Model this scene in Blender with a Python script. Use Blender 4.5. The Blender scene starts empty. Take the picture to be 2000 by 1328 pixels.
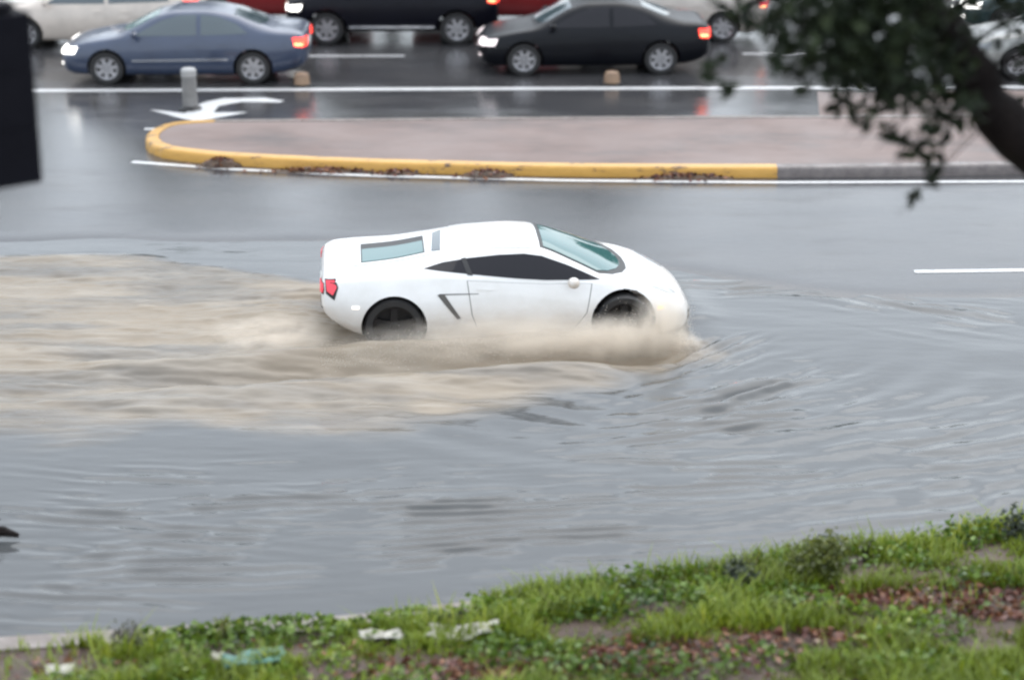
import bpy, math, random
import numpy as np
from mathutils import Vector, Matrix
from mathutils.bvhtree import BVHTree
from mathutils.geometry import delaunay_2d_cdt

R = math.radians
scene = bpy.context.scene
col = scene.collection
random.seed(7)
RNG = np.random.default_rng(7)

# ------------------------------------------------------------------ camera
CAM_H, PITCH, FPX = 7.95, R(19.0), 4000.0            # focal length in pixels of a 2000 px wide frame
cd = bpy.data.cameras.new('camera')
cam = bpy.data.objects.new('camera', cd)
col.objects.link(cam)
cam.location = (0, 0, CAM_H)
cam.rotation_euler = (R(90) - PITCH, 0, 0)
cd.sensor_width = 36.0
cd.lens = 36.0 * FPX / 2000.0
cd.clip_start, cd.clip_end = 0.1, 2000
cd.dof.use_dof = True
cd.dof.focus_distance = 24.0
cd.dof.aperture_fstop = 0.58
scene.camera = cam

# ------------------------------------------------------------------ sky and sun (rainy overcast)
world = bpy.data.worlds.new('World')
scene.world = world
world.use_nodes = True
wn, wl = world.node_tree.nodes, world.node_tree.links
wn.clear()
sky = wn.new('ShaderNodeTexSky')
sky.sky_type = 'NISHITA'
sky.sun_disc = False
SUN_EL, SUN_AZ = R(60), R(20)
sky.sun_elevation, sky.sun_rotation = SUN_EL, SUN_AZ
sky.air_density, sky.dust_density, sky.ozone_density = 1.6, 3.0, 1.0
hs = wn.new('ShaderNodeHueSaturation')
hs.inputs['Saturation'].default_value = 0.42
bg = wn.new('ShaderNodeBackground')
bg.inputs['Strength'].default_value = 0.15
wo = wn.new('ShaderNodeOutputWorld')
wl.new(sky.outputs[0], hs.inputs['Color'])
# a closed cloud layer evens the clear sky out
cloud = wn.new('ShaderNodeMix'); cloud.data_type = 'RGBA'
cloud.inputs['Factor'].default_value = 0.78
cloud.inputs['B'].default_value = (3.6, 4.0, 4.5, 1)
wl.new(hs.outputs[0], cloud.inputs['A'])
wl.new(cloud.outputs['Result'], bg.inputs['Color'])
wl.new(bg.outputs[0], wo.inputs['Surface'])

sd = bpy.data.lights.new('sun', 'SUN')
sd.energy, sd.angle, sd.color = 0.5, R(70), (1.0, 0.97, 0.93)
sun = bpy.data.objects.new('sun', sd)
col.objects.link(sun)
sun.rotation_euler = (R(90) - SUN_EL, 0, R(180) - SUN_AZ)
sun.location = (0, 0, 40)

vs = scene.view_settings
vs.view_transform, vs.look = 'Standard', 'None'
vs.exposure, vs.gamma = 1.45, 1.0
vs.use_curve_mapping = False
scene.cycles.filter_width = 2.4
scene.cycles.use_denoising = True
scene.cycles.max_bounces = 8
scene.cycles.volume_bounces = 4

# ------------------------------------------------------------------ helpers
ct, st = math.cos(PITCH), math.sin(PITCH)
def ray(px, py):
    a, b = (px - 1000) / FPX, -(py - 664) / FPX
    return Vector((a, ct + b * st, -st + b * ct))
def at(px, py, z=0.0):                                  # photo pixel -> point on the level z
    d = ray(px, py)
    return Vector((0, 0, CAM_H)) + d * ((z - CAM_H) / d.z)
def atY(px, py, Y):                                     # photo pixel -> point at distance Y
    d = ray(px, py)
    return Vector((0, 0, CAM_H)) + d * (Y / d.y)

def tag(o, label=None, cat=None, group=None, kind=None):
    if label: o['label'] = label
    if cat: o['category'] = cat
    if group: o['group'] = group
    if kind: o['kind'] = kind
    return o
def empty(name, loc=(0, 0, 0), rz=0.0, parent=None):
    o = bpy.data.objects.new(name, None)
    col.objects.link(o)
    o.location = loc
    o.rotation_euler = (0, 0, rz)
    o.parent = parent
    o.empty_display_size = 0.2
    return o
def link(name, me, mat=None, parent=None):
    o = bpy.data.objects.new(name, me)
    col.objects.link(o)
    if mat is not None and not me.materials: me.materials.append(mat)
    o.parent = parent
    return o
def mesh(name, V, F, smooth=True, sharp=None):
    me = bpy.data.meshes.new(name)
    me.from_pydata([tuple(v) for v in V], [], [tuple(f) for f in F])
    me.update()
    if smooth:
        me.polygons.foreach_set('use_smooth', [True] * len(me.polygons))
        if sharp: me.set_sharp_from_angle(angle=R(sharp))
    return me
def fast_mesh(name, V, Q, smooth=True):                 # numpy arrays; Q is n x 3 or n x 4
    me = bpy.data.meshes.new(name)
    n, k = Q.shape
    me.vertices.add(len(V)); me.vertices.foreach_set('co', np.asarray(V, np.float32).ravel())
    me.loops.add(n * k); me.loops.foreach_set('vertex_index', Q.astype(np.int32).ravel())
    me.polygons.add(n)
    me.polygons.foreach_set('loop_start', np.arange(0, n * k, k, dtype=np.int32))
    me.update(calc_edges=True)
    me.validate()
    if smooth: me.polygons.foreach_set('use_smooth', np.ones(len(me.polygons), bool))
    return me
def point_color(me, name, C):
    a = me.color_attributes.new(name, 'FLOAT_COLOR', 'POINT')
    a.data.foreach_set('color', np.asarray(C, np.float32).ravel())
def grid_quads(nx, ny):
    i = np.arange(nx * ny).reshape(ny, nx)
    return np.stack([i[:-1, :-1], i[:-1, 1:], i[1:, 1:], i[1:, :-1]], -1).reshape(-1, 4)

class MB:                                                # collects shapes into one mesh
    def __init__(s): s.V, s.F = [], []
    def add(s, V, F):
        o = len(s.V); s.V += [tuple(v) for v in V]; s.F += [tuple(i + o for i in f) for f in F]
        return s
    def box(s, c, d, rz=0.0, bev=0.0):
        x, y, z = d[0] / 2, d[1] / 2, d[2] / 2
        b = min(bev, x * .9, y * .9, z * .9)
        if b <= 0:
            P = [(-x,-y,-z),(x,-y,-z),(x,y,-z),(-x,y,-z),(-x,-y,z),(x,-y,z),(x,y,z),(-x,y,z)]
            F = [(3,2,1,0),(4,5,6,7),(0,1,5,4),(1,2,6,5),(2,3,7,6),(3,0,4,7)]
        else:
            P = []
            for zz, k in ((-z, b), (-z + b, 0), (z - b, 0), (z, b)):
                xx, yy = x - k, y - k
                P += [(-xx,-yy+b,zz),(-xx+b,-yy,zz),(xx-b,-yy,zz),(xx,-yy+b,zz),(xx,yy-b,zz),(xx-b,yy,zz),(-xx+b,yy,zz),(-xx,yy-b,zz)]
            F = [tuple(range(7, -1, -1)), tuple(range(24, 32))]
            for r in range(3):
                for i in range(8):
                    j = (i + 1) % 8
                    F.append((r*8+i, r*8+j, r*8+8+j, r*8+8+i))
        c_, s_ = math.cos(rz), math.sin(rz)
        return s.add([(c[0]+p[0]*c_-p[1]*s_, c[1]+p[0]*s_+p[1]*c_, c[2]+p[2]) for p in P], F)
    def tube(s, pts, rad, n=8, cap=True):
        pts = [Vector(p) for p in pts]
        if not hasattr(rad, '__len__'): rad = [rad] * len(pts)
        o = len(s.V)
        ref = Vector((0.31, 0.17, 0.93)).normalized()
        for i, p in enumerate(pts):
            t = (pts[min(i+1, len(pts)-1)] - pts[max(i-1, 0)]).normalized()
            a = t.cross(ref)
            if a.length < .05: a = t.cross(Vector((1, 0, 0)))
            a.normalize(); b = t.cross(a)
            for k in range(n):
                q = 2*math.pi*k/n
                s.V.append(tuple(p + (a*math.cos(q) + b*math.sin(q))*rad[i]))
        for i in range(len(pts)-1):
            for k in range(n):
                l = (k+1) % n
                s.F.append((o+i*n+k, o+i*n+l, o+i*n+n+l, o+i*n+n+k))
        if cap:
            s.F.append(tuple(o+k for k in range(n-1, -1, -1)))
            e = o + (len(pts)-1)*n
            s.F.append(tuple(e+k for k in range(n)))
        return s
    def lathe(s, prof, axis='z', c=(0, 0, 0), n=24, closed=False):    # prof = (radius, height) pairs
        o = len(s.V)
        for r, h in prof:
            for k in range(n):
                a = 2*math.pi*k/n
                p = (r*math.cos(a), r*math.sin(a), h) if axis == 'z' else (r*math.cos(a), h, r*math.sin(a))
                s.V.append((c[0]+p[0], c[1]+p[1], c[2]+p[2]))
        m = len(prof)
        for i in range(m if closed else m-1):
            j = (i+1) % m
            for k in range(n):
                l = (k+1) % n
                f = (o+i*n+k, o+i*n+l, o+j*n+l, o+j*n+k)
                s.F.append(f if axis == 'z' else f[::-1])
        if not closed:
            s.F.append(tuple(o+k for k in range(n-1, -1, -1)))
            s.F.append(tuple(o+(m-1)*n+k for k in range(n)))
        return s
    def build(s, name, mat=None, parent=None, smooth=True, sharp=35):
        return link(name, mesh(name, s.V, s.F, smooth, sharp), mat, parent)

# lattice noise in numpy, for real relief
def vnoise(x, y, seed=0):
    xi, yi = np.floor(x).astype(np.int64), np.floor(y).astype(np.int64)
    fx, fy = x - xi, y - yi
    def hsh(a, b):
        n = (a * 374761393 + b * 668265263 + seed * 974711) & 0x7fffffff
        n = ((n ^ (n >> 13)) * 1274126177) & 0x7fffffff
        return ((n ^ (n >> 16)) & 0xffff) / 65535.0
    ux, uy = fx*fx*fx*(fx*(fx*6-15)+10), fy*fy*fy*(fy*(fy*6-15)+10)
    a, b, c, d = hsh(xi, yi), hsh(xi+1, yi), hsh(xi, yi+1), hsh(xi+1, yi+1)
    return (a*(1-ux)+b*ux)*(1-uy) + (c*(1-ux)+d*ux)*uy
def fbm(x, y, seed=0, oc=4):
    v, a, t = 0, .5, 0
    for i in range(oc):
        v = v + a*vnoise(x*2**i + 17.3*i, y*2**i + 5.1*i, seed+i); t += a; a *= .5
    return v / t                                         # 0..1, mean .5
def sstep(a, b, x):
    t = np.clip((x-a)/(b-a), 0, 1)
    return t*t*(3-2*t)

# ------------------------------------------------------------------ materials
def material(name, base=(.5, .5, .5), rough=.5, **kw):
    m = bpy.data.materials.new(name)
    m.use_nodes = True
    b = m.node_tree.nodes['Principled BSDF']
    b.inputs['Base Color'].default_value = (*base, 1)
    b.inputs['Roughness'].default_value = rough
    for k, v in kw.items():
        k = {'metal': 'Metallic', 'ior': 'IOR', 'coat': 'Coat Weight', 'coat_rough': 'Coat Roughness', 'trans': 'Transmission Weight',
             'emit': 'Emission Color', 'power': 'Emission Strength', 'alpha': 'Alpha', 'spec': 'Specular IOR Level'}[k]
        b.inputs[k].default_value = (*v, 1) if k == 'Emission Color' else v
    return m
def N(m, t, **kw):
    n = m.node_tree.nodes.new(t)
    for k, v in kw.items():
        if k in n.inputs.keys(): n.inputs[k].default_value = v
        else: setattr(n, k, v)
    return n
def L(m, a, b): m.node_tree.links.new(a, b)
def P(m): return m.node_tree.nodes['Principled BSDF']
def noise(m, scale, detail=4, rough=.6, stretch=None, coord='Object'):
    tc = N(m, 'ShaderNodeTexCoord'); n = N(m, 'ShaderNodeTexNoise')
    n.inputs['Scale'].default_value = scale; n.inputs['Detail'].default_value = detail; n.inputs['Roughness'].default_value = rough
    if stretch:
        mp = N(m, 'ShaderNodeMapping'); mp.inputs['Scale'].default_value = stretch
        L(m, tc.outputs[coord], mp.inputs[0]); L(m, mp.outputs[0], n.inputs['Vector'])
    else: L(m, tc.outputs[coord], n.inputs['Vector'])
    return n.outputs['Fac']
def ramp(m, fac, stops):
    r = N(m, 'ShaderNodeValToRGB')
    e = r.color_ramp.elements
    while len(e) < len(stops): e.new(.5)
    for i, (p, c) in enumerate(stops):
        e[i].position = p
        e[i].color = (*c, 1) if hasattr(c, '__len__') else (c, c, c, 1)
    L(m, fac, r.inputs[0])
    return r.outputs['Color']
def bump(m, fac, strength=.3, dist=.02, prev=None):
    b = N(m, 'ShaderNodeBump'); b.inputs['Strength'].default_value = strength; b.inputs['Distance'].default_value = dist
    L(m, fac, b.inputs['Height'])
    if prev: L(m, prev, b.inputs['Normal'])
    return b.outputs['Normal']
def noisy(name, stops, scale, rough=(.5, .8), bscale=None, bstr=.3, bdist=.01, stretch=None, **kw):
    m = material(name, **kw)
    f = noise(m, scale, 6, .65, stretch)
    L(m, ramp(m, f, stops), P(m).inputs['Base Color'])
    L(m, ramp(m, noise(m, scale*.6, 3), [(.3, rough[0]), (.7, rough[1])]), P(m).inputs['Roughness'])
    if bscale: L(m, bump(m, noise(m, bscale, 5), bstr, bdist), P(m).inputs['Normal'])
    return m

M = {}
# wet asphalt: a film of water of uneven thickness makes the gloss uneven
m = M['asphalt'] = material('wet_asphalt', (.05, .05, .052), .2, ior=1.42)
f = noise(m, 1.4, 6, .6, (.35, 1, 1))
L(m, ramp(m, noise(m, .9, 7, .7, (.5, 1, 1)), [(.3, (.040, .040, .043)), (.55, (.058, .056, .057)), (.8, (.078, .074, .072))]), P(m).inputs['Base Color'])
L(m, ramp(m, f, [(.32, .04), (.5, .11), (.68, .25)]), P(m).inputs['Roughness'])
L(m, bump(m, noise(m, 9, 4), .10, .02, bump(m, noise(m, 160, 3), .15, .004)), P(m).inputs['Normal'])
# turbid flood water; stirred silt and froth colour comes from the mesh
m = M['water'] = material('flood_water', (.1, .1, .1), .05, ior=1.36)
at_ = N(m, 'ShaderNodeAttribute', attribute_name='silt')
mix = N(m, 'ShaderNodeMix', data_type='RGBA')
L(m, noise(m, 3.5, 5, .65, (.3, 1, 1)), mix.inputs['Factor'])
L(m, at_.outputs['Color'], mix.inputs['A'])
hsv = N(m, 'ShaderNodeHueSaturation'); hsv.inputs['Value'].default_value = .72
L(m, at_.outputs['Color'], hsv.inputs['Color']); L(m, hsv.outputs[0], mix.inputs['B'])
L(m, mix.outputs['Result'], P(m).inputs['Base Color'])
L(m, ramp(m, at_.outputs['Alpha'], [(0, .05), (1, .36)]), P(m).inputs['Roughness'])
L(m, bump(m, noise(m, 7, 4, .6, (.5, 1.3, 1)), 0.09, .02, bump(m, noise(m, 30, 3, .6, (.5, 1, 1)), .06, .006)), P(m).inputs['Normal'])

M['earth'] = noisy('wet_earth', [(.3, (.035, .022, .016)), (.5, (.075, .046, .034)), (.7, (.11, .075, .055))], 5, (.4, .8), 18, .7, .04)
M['ground'] = noisy('far_ground', [(.3, (.05, .055, .03)), (.7, (.10, .09, .06))], .4, (.6, .9), 6, .4, .03)
M['kerb'] = noisy('kerb_concrete', [(.3, (.13, .105, .09)), (.6, (.22, .185, .165)), (.8, (.28, .24, .21))], 6, (.25, .6), 60, .25, .004)
M['dark_kerb'] = noisy('stained_kerb', [(.3, (.10, .085, .08)), (.7, (.20, .17, .16))], 7, (.25, .6), 60, .25, .004)
M['paving'] = noisy('pink_concrete', [(.28, (.085, .067, .062)), (.5, (.165, .115, .100)), (.75, (.215, .155, .135))], .9, (.42, .7), 50, .25, .004, (.5, 1, 1))
m = M['yellow'] = material('worn_yellow_paint', (.6, .36, .06), .35)
wear = ramp(m, noise(m, 3.2, 8, .75, (.6, 1, 2.2)), [(.40, (.10, .055, .03)), (.43, (.50, .265, .045)), (.75, (.64, .35, .075))])
L(m, wear, P(m).inputs['Base Color'])
L(m, bump(m, noise(m, 40, 4), .25, .004), P(m).inputs['Normal'])
m = M['white_line'] = material('worn_white_paint', (.7, .7, .7), .3)
L(m, ramp(m, noise(m, 5, 8, .75), [(.28, (.28, .27, .27)), (.42, (.62, .61, .60)), (.8, (.80, .80, .79))]), P(m).inputs['Base Color'])
M['silt'] = noisy('leaf_muck', [(.3, (.03, .018, .012)), (.55, (.085, .05, .03)), (.75, (.15, .085, .04))], 14, (.4, .8), 30, 1, .03)

def paint(name, c, rough=.3, metal=0.0, dirt=None, coat=.7, spec=.5):
    m = material(name, c, rough, metal=metal, coat=coat, spec=spec, coat_rough=.05)
    d = dirt or tuple(x*.82 for x in c)
    L(m, ramp(m, noise(m, 2.3, 6, .7), [(.35, d), (.6, c)]), P(m).inputs['Base Color'])
    L(m, bump(m, noise(m, 90, 2), .05, .002), P(m).inputs['Coat Normal'])
    return m
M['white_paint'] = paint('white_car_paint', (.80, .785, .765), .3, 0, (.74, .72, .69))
# beige haze of the spray veil painted into the sports car's lower body colour
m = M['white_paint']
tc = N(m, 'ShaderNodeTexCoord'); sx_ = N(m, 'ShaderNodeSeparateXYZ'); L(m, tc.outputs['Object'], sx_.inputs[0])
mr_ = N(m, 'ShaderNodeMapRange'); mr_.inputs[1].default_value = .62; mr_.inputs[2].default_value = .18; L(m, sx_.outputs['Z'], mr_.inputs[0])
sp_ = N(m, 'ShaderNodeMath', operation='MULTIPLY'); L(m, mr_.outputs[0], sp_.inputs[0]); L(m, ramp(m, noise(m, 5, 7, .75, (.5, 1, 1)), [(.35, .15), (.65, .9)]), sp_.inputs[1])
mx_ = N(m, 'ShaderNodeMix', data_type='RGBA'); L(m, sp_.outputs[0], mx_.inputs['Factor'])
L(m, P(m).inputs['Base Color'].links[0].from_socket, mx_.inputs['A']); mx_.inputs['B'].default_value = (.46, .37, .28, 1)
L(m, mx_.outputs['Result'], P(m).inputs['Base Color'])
M['blue_paint'] = paint('steel_blue_paint', (.040, .056, .10), .32, .2)
M['black_paint'] = paint('black_green_paint', (.003, .0035, .006), .35, 0, None, .06, .2)
M['navy_paint'] = paint('dark_navy_paint', (.003, .003, .007), .35, 0, None, .05, .15)
M['red_paint'] = paint('red_car_paint', (.22, .012, .014), .3, .1)
M['green_paint'] = paint('dark_green_paint', (.02, .045, .05), .3, .2)
M['silver_paint'] = paint('pale_silver_paint', (.30, .30, .28), .3, .2)
M['cream_paint'] = paint('off_white_paint', (.46, .41, .36), .3, 0)
M['glass'] = material('tinted_car_glass', (.010, .009, .012), .04, ior=1.38)
M['clear_glass'] = material('windscreen_glass', (.05, .135, .13), .02, ior=1.7)
M['pale_glass'] = material('sedan_glass', (.055, .075, .085), .03, ior=1.75)
M['trim'] = material('black_plastic', (.012, .012, .013), .45)
M['well'] = material('wheel_well_black', (.008, .007, .007), .9)
m = M['tyre'] = material('tyre_rubber', (.018, .017, .017), .6)
L(m, bump(m, noise(m, 60, 3), .3, .005), P(m).inputs['Normal'])
M['alloy'] = material('alloy_wheel', (.42, .41, .42), .35, metal=.8)
M['dark_alloy'] = material('dark_alloy_wheel', (.012, .010, .010), .5, metal=.3)
M['chrome'] = material('bright_trim', (.6, .6, .62), .2, metal=.9)
M['head_lit'] = material('lit_headlamp', (.9, .9, .9), .1, emit=(1, .97, .9), power=2.0)
M['head_dim'] = material('dim_headlamp', (.8, .72, .72), .1, emit=(1, .86, .86), power=.5)
M['head_off'] = material('headlamp_lens', (.35, .37, .38), .06, ior=1.5)
M['tail_lit'] = material('lit_tail_lamp', (.7, .02, .02), .12, emit=(1, .055, .03), power=1.3)
M['tail_red'] = material('tail_lamp_red', (.55, .03, .05), .1, emit=(1, .10, .14), power=.18)
M['brake_hot'] = material('lit_brake_bulb', (.9, .4, .2), .2, emit=(1, .42, .16), power=1.6)
M['amber'] = material('amber_marker', (.8, .42, .12), .15, emit=(1, .55, .2), power=.5)
M['white_marker'] = material('white_marker', (.85, .8, .75), .15, emit=(1, .9, .8), power=.5)
M['seam_and_shade'] = material('seam_and_shade_grey', (.10, .092, .085), .5)  # flat grey for panel seams and for the shade painted at the scoop
M['plate'] = material('number_plate_white', (.75, .75, .7), .4)

# ------------------------------------------------------------------ ground, road, water
CAR_C, CAR_YAW, CAR_Z = Vector((-0.04, 24.05, 0)), R(4.5), -0.16
def flood_edge(X): return 25.15 + 2.6*(1 - sstep(-1.0, 4.8, X)) + .25*(vnoise(X*.7, X*0, 3) - .5)
def road_z(X, Y):
    return -0.17*sstep(0, 1.5, flood_edge(X) - Y) - .05*sstep(22, 18, Y)
# near kerb line in the photo: rises to the right
kl = [at(0, 1240, .05), at(700, 1196, .05), at(1400, 1112, .05), at(2000, 1012, .05)]
KX = [p.x for p in kl]; KY = [p.y for p in kl]
sl = (KY[1]-KY[0])/(KX[1]-KX[0]); sr = (KY[3]-KY[2])/(KX[3]-KX[2])
KX = [-40] + KX + [40]
KY = [KY[0] + sl*(-40-KX[1])*.5] + KY + [KY[3] + sr*.6*(40-KX[4])]
def kerb_y(X): return np.interp(X, KX, KY)

g = 900.0
tag(link('ground', mesh('ground', [(-g, -g, -.6), (g, -g, -.6), (g, g, -.6), (-g, g, -.6)], [(0, 1, 2, 3)], False), M['ground']), kind='structure')

xs = np.concatenate([np.linspace(-140, -16, 16)[:-1], np.linspace(-16, 16, 90), np.linspace(16, 140, 16)[1:]])
ys = np.concatenate([np.linspace(5, 20, 10)[:-1], np.linspace(20, 29, 46), np.linspace(29, 47.6, 8)[1:]])
XX, YY = np.meshgrid(xs, ys)
V = np.stack([XX, YY, road_z(XX, YY)], -1).reshape(-1, 3)
tag(link('road', fast_mesh('road', V, grid_quads(len(xs), len(ys))), M['asphalt']), kind='structure')

# --- flood water: one height field with the wake, bow waves and ripples as relief
def ax_steps(lo, a, b, hi, fine, n):
    return np.concatenate([np.linspace(lo, a, n)[:-1], np.arange(a, b, fine), np.linspace(b, hi, n)])
xs = ax_steps(-22, -7.6, 7.6, 22, .042, 40)
ys = ax_steps(10.5, 14.6, 27.6, 29, .024, 30)
X, Y = np.meshgrid(xs, ys)
cy_, sy_ = math.cos(CAR_YAW), math.sin(CAR_YAW)
U = (X-CAR_C.x)*cy_ + (Y-CAR_C.y)*sy_                    # along the car, forward
W = (X-CAR_C.x)*sy_ - (Y-CAR_C.y)*cy_                    # towards the camera
def lineY(pts):
    q = [at(*p) for p in pts]
    return [a.x for a in q], [a.y for a in q]
ux, uy = lineY([(-300, 492), (0, 490), (240, 494), (400, 515), (640, 548), (900, 600), (1340, 655)])
lx, ly = lineY([(-300, 850), (0, 845), (400, 852), (800, 832), (1000, 800), (1200, 765), (1300, 740), (1345, 690)])
wob = (fbm(X*.55, Y*1.5, 21, 3)-.5)
up = np.interp(X, ux, uy) + .35*wob
lo = np.interp(X, lx, ly) + 1.5*(fbm(X*.6, Y*1.2, 31, 3)-.5)
nose = 2.25 + .5*(fbm(X*2, Y*2, 5, 3)-.5)
silt = sstep(-.02, .22, up-Y)*sstep(-.35, .75, Y-lo)*sstep(.25, -.35, U-nose)
streak = fbm(X*.55, Y*3.2, 41, 5)
churn = fbm(X*2.2, Y*6.0, 51, 4)
fine = fbm(X*1.3, Y*13.0, 121, 4)
h = silt*(.085*(streak-.5) + .060*(churn-.5) + .030*(fine-.5))
# wave thrown off the near side, the trough beside it and the second crest further out
envb = sstep(-6.5, -2.0, U)*sstep(2.2, 1.2, U)
fl = 1.9 - U                                             # metres behind the bow
r1 = 1.16 + .05*fl; r2 = 2.05 + .10*fl; tr = 1.60 + .075*fl
rough_ = .75 + .5*fbm(X*1.1, Y*2.5, 61, 3)
h += envb*rough_*(.22*np.exp(-((W-r1)/.20)**2)*(1-.35*sstep(1, 5, fl)) - .13*np.exp(-((W-tr)/.24)**2) + .14*np.exp(-((W-r2)/.34)**2)*sstep(.2, 1.6, fl))
# the far side and the stern
h += sstep(-4.5, -1, U)*sstep(2.1, 1.0, U)*.12*np.exp(-((W+1.12)/.2)**2)*rough_
h += .10*np.exp(-((U+2.75)/.45)**2 - (W/.8)**2)*(.6+.8*churn)
h += .04*np.exp(-((U-2.35)/.25)**2 - (W/1.0)**2)*rough_
def packet(px, py, ang, wl, amp, ra, rb, seed, bend=0.0):
    c = at(px, py); a = R(ang)
    A = (X-c.x)*math.cos(a) + (Y-c.y)*math.sin(a)
    B = -(X-c.x)*math.sin(a) + (Y-c.y)*math.cos(a)
    A = A + bend*B*B
    ph = .8*(fbm(X*1.2, Y*1.2, seed, 3)-.5)
    gate = sstep(.40, .64, fbm(B*1.3+seed, A*3.5, seed+9, 3))
    return 1.5*amp*gate*np.exp(-(A/ra)**2 - (B/rb)**2)*np.sin(2*math.pi*(A/wl + ph))
for a in [(1430, 750, -58, .28, .030, .55, .8, 1), (1500, 775, -52, .32, .024, .6, .9, 2), (1400, 830, -75, .30, .018, .7, 1.1, 3), (1385, 690, -45, .22, .022, .35, .6, 18),
          (880, 985, 95, .17, .015, .50, 1.2, 4), (950, 1065, 100, .15, .015, .40, .9, 5), (1150, 1040, 95, .16, .011, .6, 1.0, 6),
          (1280, 930, 92, .20, .012, .5, 1.2, 16), (520, 950, 95, .22, .014, .5, 1.4, 7), (250, 1000, 82, .22, .012, .9, 1.2, 8),
          (160, 1140, 84, .20, .011, .7, 1.0, 9), (380, 1090, 95, .20, .008, .6, 1.0, 10), (1850, 880, 112, .42, .009, 1.2, 2.0, 11),
          (1750, 980, 108, .40, .007, .9, 2.0, 12), (1450, 560, 90, .24, .010, .35, 1.3, 13), (1680, 560, 80, .30, .012, .5, 1.3, 14),
          (1800, 600, 60, .35, .012, .7, 1.0, 15), (200, 280, 90, .3, .01, .8, 1.5, 17)]:
    h += packet(*a)
# swell running out from the bow towards the kerb
c = at(1330, 660)
D = np.hypot(X-c.x, (Y-c.y)*1.15); TH = np.arctan2(Y-c.y, X-c.x)
h += .005*np.sin(2*math.pi*D/.62 + 3*fbm(X*.4, Y*.4, 71, 2))*np.exp(-((D-3.2)/1.9)**2)*sstep(-2.9, -2.2, TH)*sstep(-.02, -.5, TH)
h += .0045*(fbm(X*1.6, Y*5.5, 81, 4)-.5)*(1-silt) + .02*(fbm(X*.5, Y*1.1, 91, 2)-.5)
calm = sstep(15.0, 16.0, Y)
h *= (.35+.65*calm)
h *= sstep(0, .8, flood_edge(X)+.6-Y)*.85+.15
Z = -.02 + h
# silt load and froth: colour that belongs to the water
foam = (.55*sstep(.50, .74, fbm(X*.8, Y*6.0, 101, 5)) + .7*sstep(.52, .72, fine*.6+.4*churn))*silt
load = silt*(.48+.75*sstep(.30, .66, fbm(X*.5, Y*2.2, 111, 4)))*(.75+.25*sstep(-6.0, -2.0, X))
load = np.clip(np.maximum(load, .95*envb*np.exp(-((W-1.5)/.95)**2)*silt), 0, 1)
clean = np.array([.088, .091, .092]); tan = np.array([.275, .222, .162]); frothc = np.array([.46, .405, .335])
C = clean + (tan-clean)*load[..., None]
C = C + (frothc-C)*(foam*.38)[..., None]
A4 = np.concatenate([C, np.clip(.25*load+.75*silt, 0, 1)[..., None]], -1)
me = fast_mesh('flood_water', np.stack([X, Y, Z], -1).reshape(-1, 3), grid_quads(len(xs), len(ys)))
point_color(me, 'silt', A4.reshape(-1, 4))
tag(link('flood_water', me, M['water']), kind='structure')

# --- painted lines (sheets 4 mm above the asphalt)
def strip(name, pts, w, mat, z=.005, kind='structure', parent=None):
    V, F = [], []
    for i, p in enumerate(pts):
        t = (pts[min(i+1, len(pts)-1)] - pts[max(i-1, 0)]); t.z = 0; t.normalize()
        n = Vector((-t.y, t.x, 0))
        for s in (-1, 1): V.append((p.x+n.x*s*w/2, p.y+n.y*s*w/2, z))
        if i: F.append((2*i-2, 2*i, 2*i+1, 2*i-1) if True else None)
    o = link(name, mesh(name, V, F, False), mat, parent)
    if kind: tag(o, kind=kind)
    return o
def px_line(pts, n=40):
    q = [at(*p) for p in pts]
    xx = np.linspace(q[0].x, q[-1].x, n)
    yy = np.interp(xx, [a.x for a in q], [a.y for a in q])
    return [Vector((a, b, 0)) for a, b in zip(xx, yy)]
strip('lane_edge_line', px_line([(-900, 181), (75, 178), (1000, 174), (1750, 172), (2700, 168)]), .22, M['white_line'])
strip('median_edge_line', px_line([(258, 317), (450, 331), (700, 343), (1100, 353), (1500, 357), (2000, 355), (3000, 350)]), .13, M['white_line'])
strip('turn_lane_line', px_line([(282, 253), (420, 250), (600, 247), (1000, 242), (1750, 238), (2700, 232)], 30), .12, M['white_line'])
for a, b, y in ((440, 790, 111), (1450, 1760, 106), (-300, 30, 113)):
    strip('lane_dash', px_line([(a, y), (b, y-1)], 4), .12, M['white_line'])
for a, b, y in ((1786, 2230, 531), (2900, 3300, 520)):
    strip('lane_dash', px_line([(a, y), (b, y-6)], 6), .12, M['white_line'])
ar = [(556, 198), (518, 192), (437, 193), (402, 200), (380, 208), (373, 216), (360, 222), (292, 215), (357, 233), (381, 237), (413, 233), (485, 220), (417, 221), (427, 208), (472, 200), (546, 201)]
ar = [at(*p) for p in ar]
tag(link('turn_arrow_marking', mesh('turn_arrow_marking', [(p.x, p.y, .0055) for p in ar], [tuple(range(len(ar)))[::-1]], False), M['white_line']), kind='structure')

# --- median island: swept kerbs and a pink concrete top
near = [at(*p) for p in [(332, 312), (420, 322), (560, 330), (700, 336), (1000, 344), (1250, 347), (1518, 348)]]
near2 = [at(*p) for p in [(1518, 348), (1750, 346), (2000, 341), (2400, 332), (3400, 322)]]
far = [at(*p) for p in [(420, 251), (360, 254)]]
tipc = [at(*p) for p in [(318, 261), (292, 274), (284, 287), (292, 299), (308, 306)]]
farR = [at(*p) for p in [(3400, 226), (2400, 235), (1700, 242), (1300, 244), (1000, 246), (700, 249), (560, 250), (420, 251)]]
def smooth_line(P_, n=5):
    out = []
    for i in range(len(P_)-1):
        p0, p1, p2, p3 = P_[max(i-1, 0)], P_[i], P_[i+1], P_[min(i+2, len(P_)-1)]
        for k in range(n):
            t = k/n
            out.append(.5*((2*p1) + (p2-p0)*t + (2*p0-5*p1+4*p2-p3)*t*t + (3*p1-p0-3*p2+p3)*t**3))
    return out + [P_[-1]]
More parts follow.
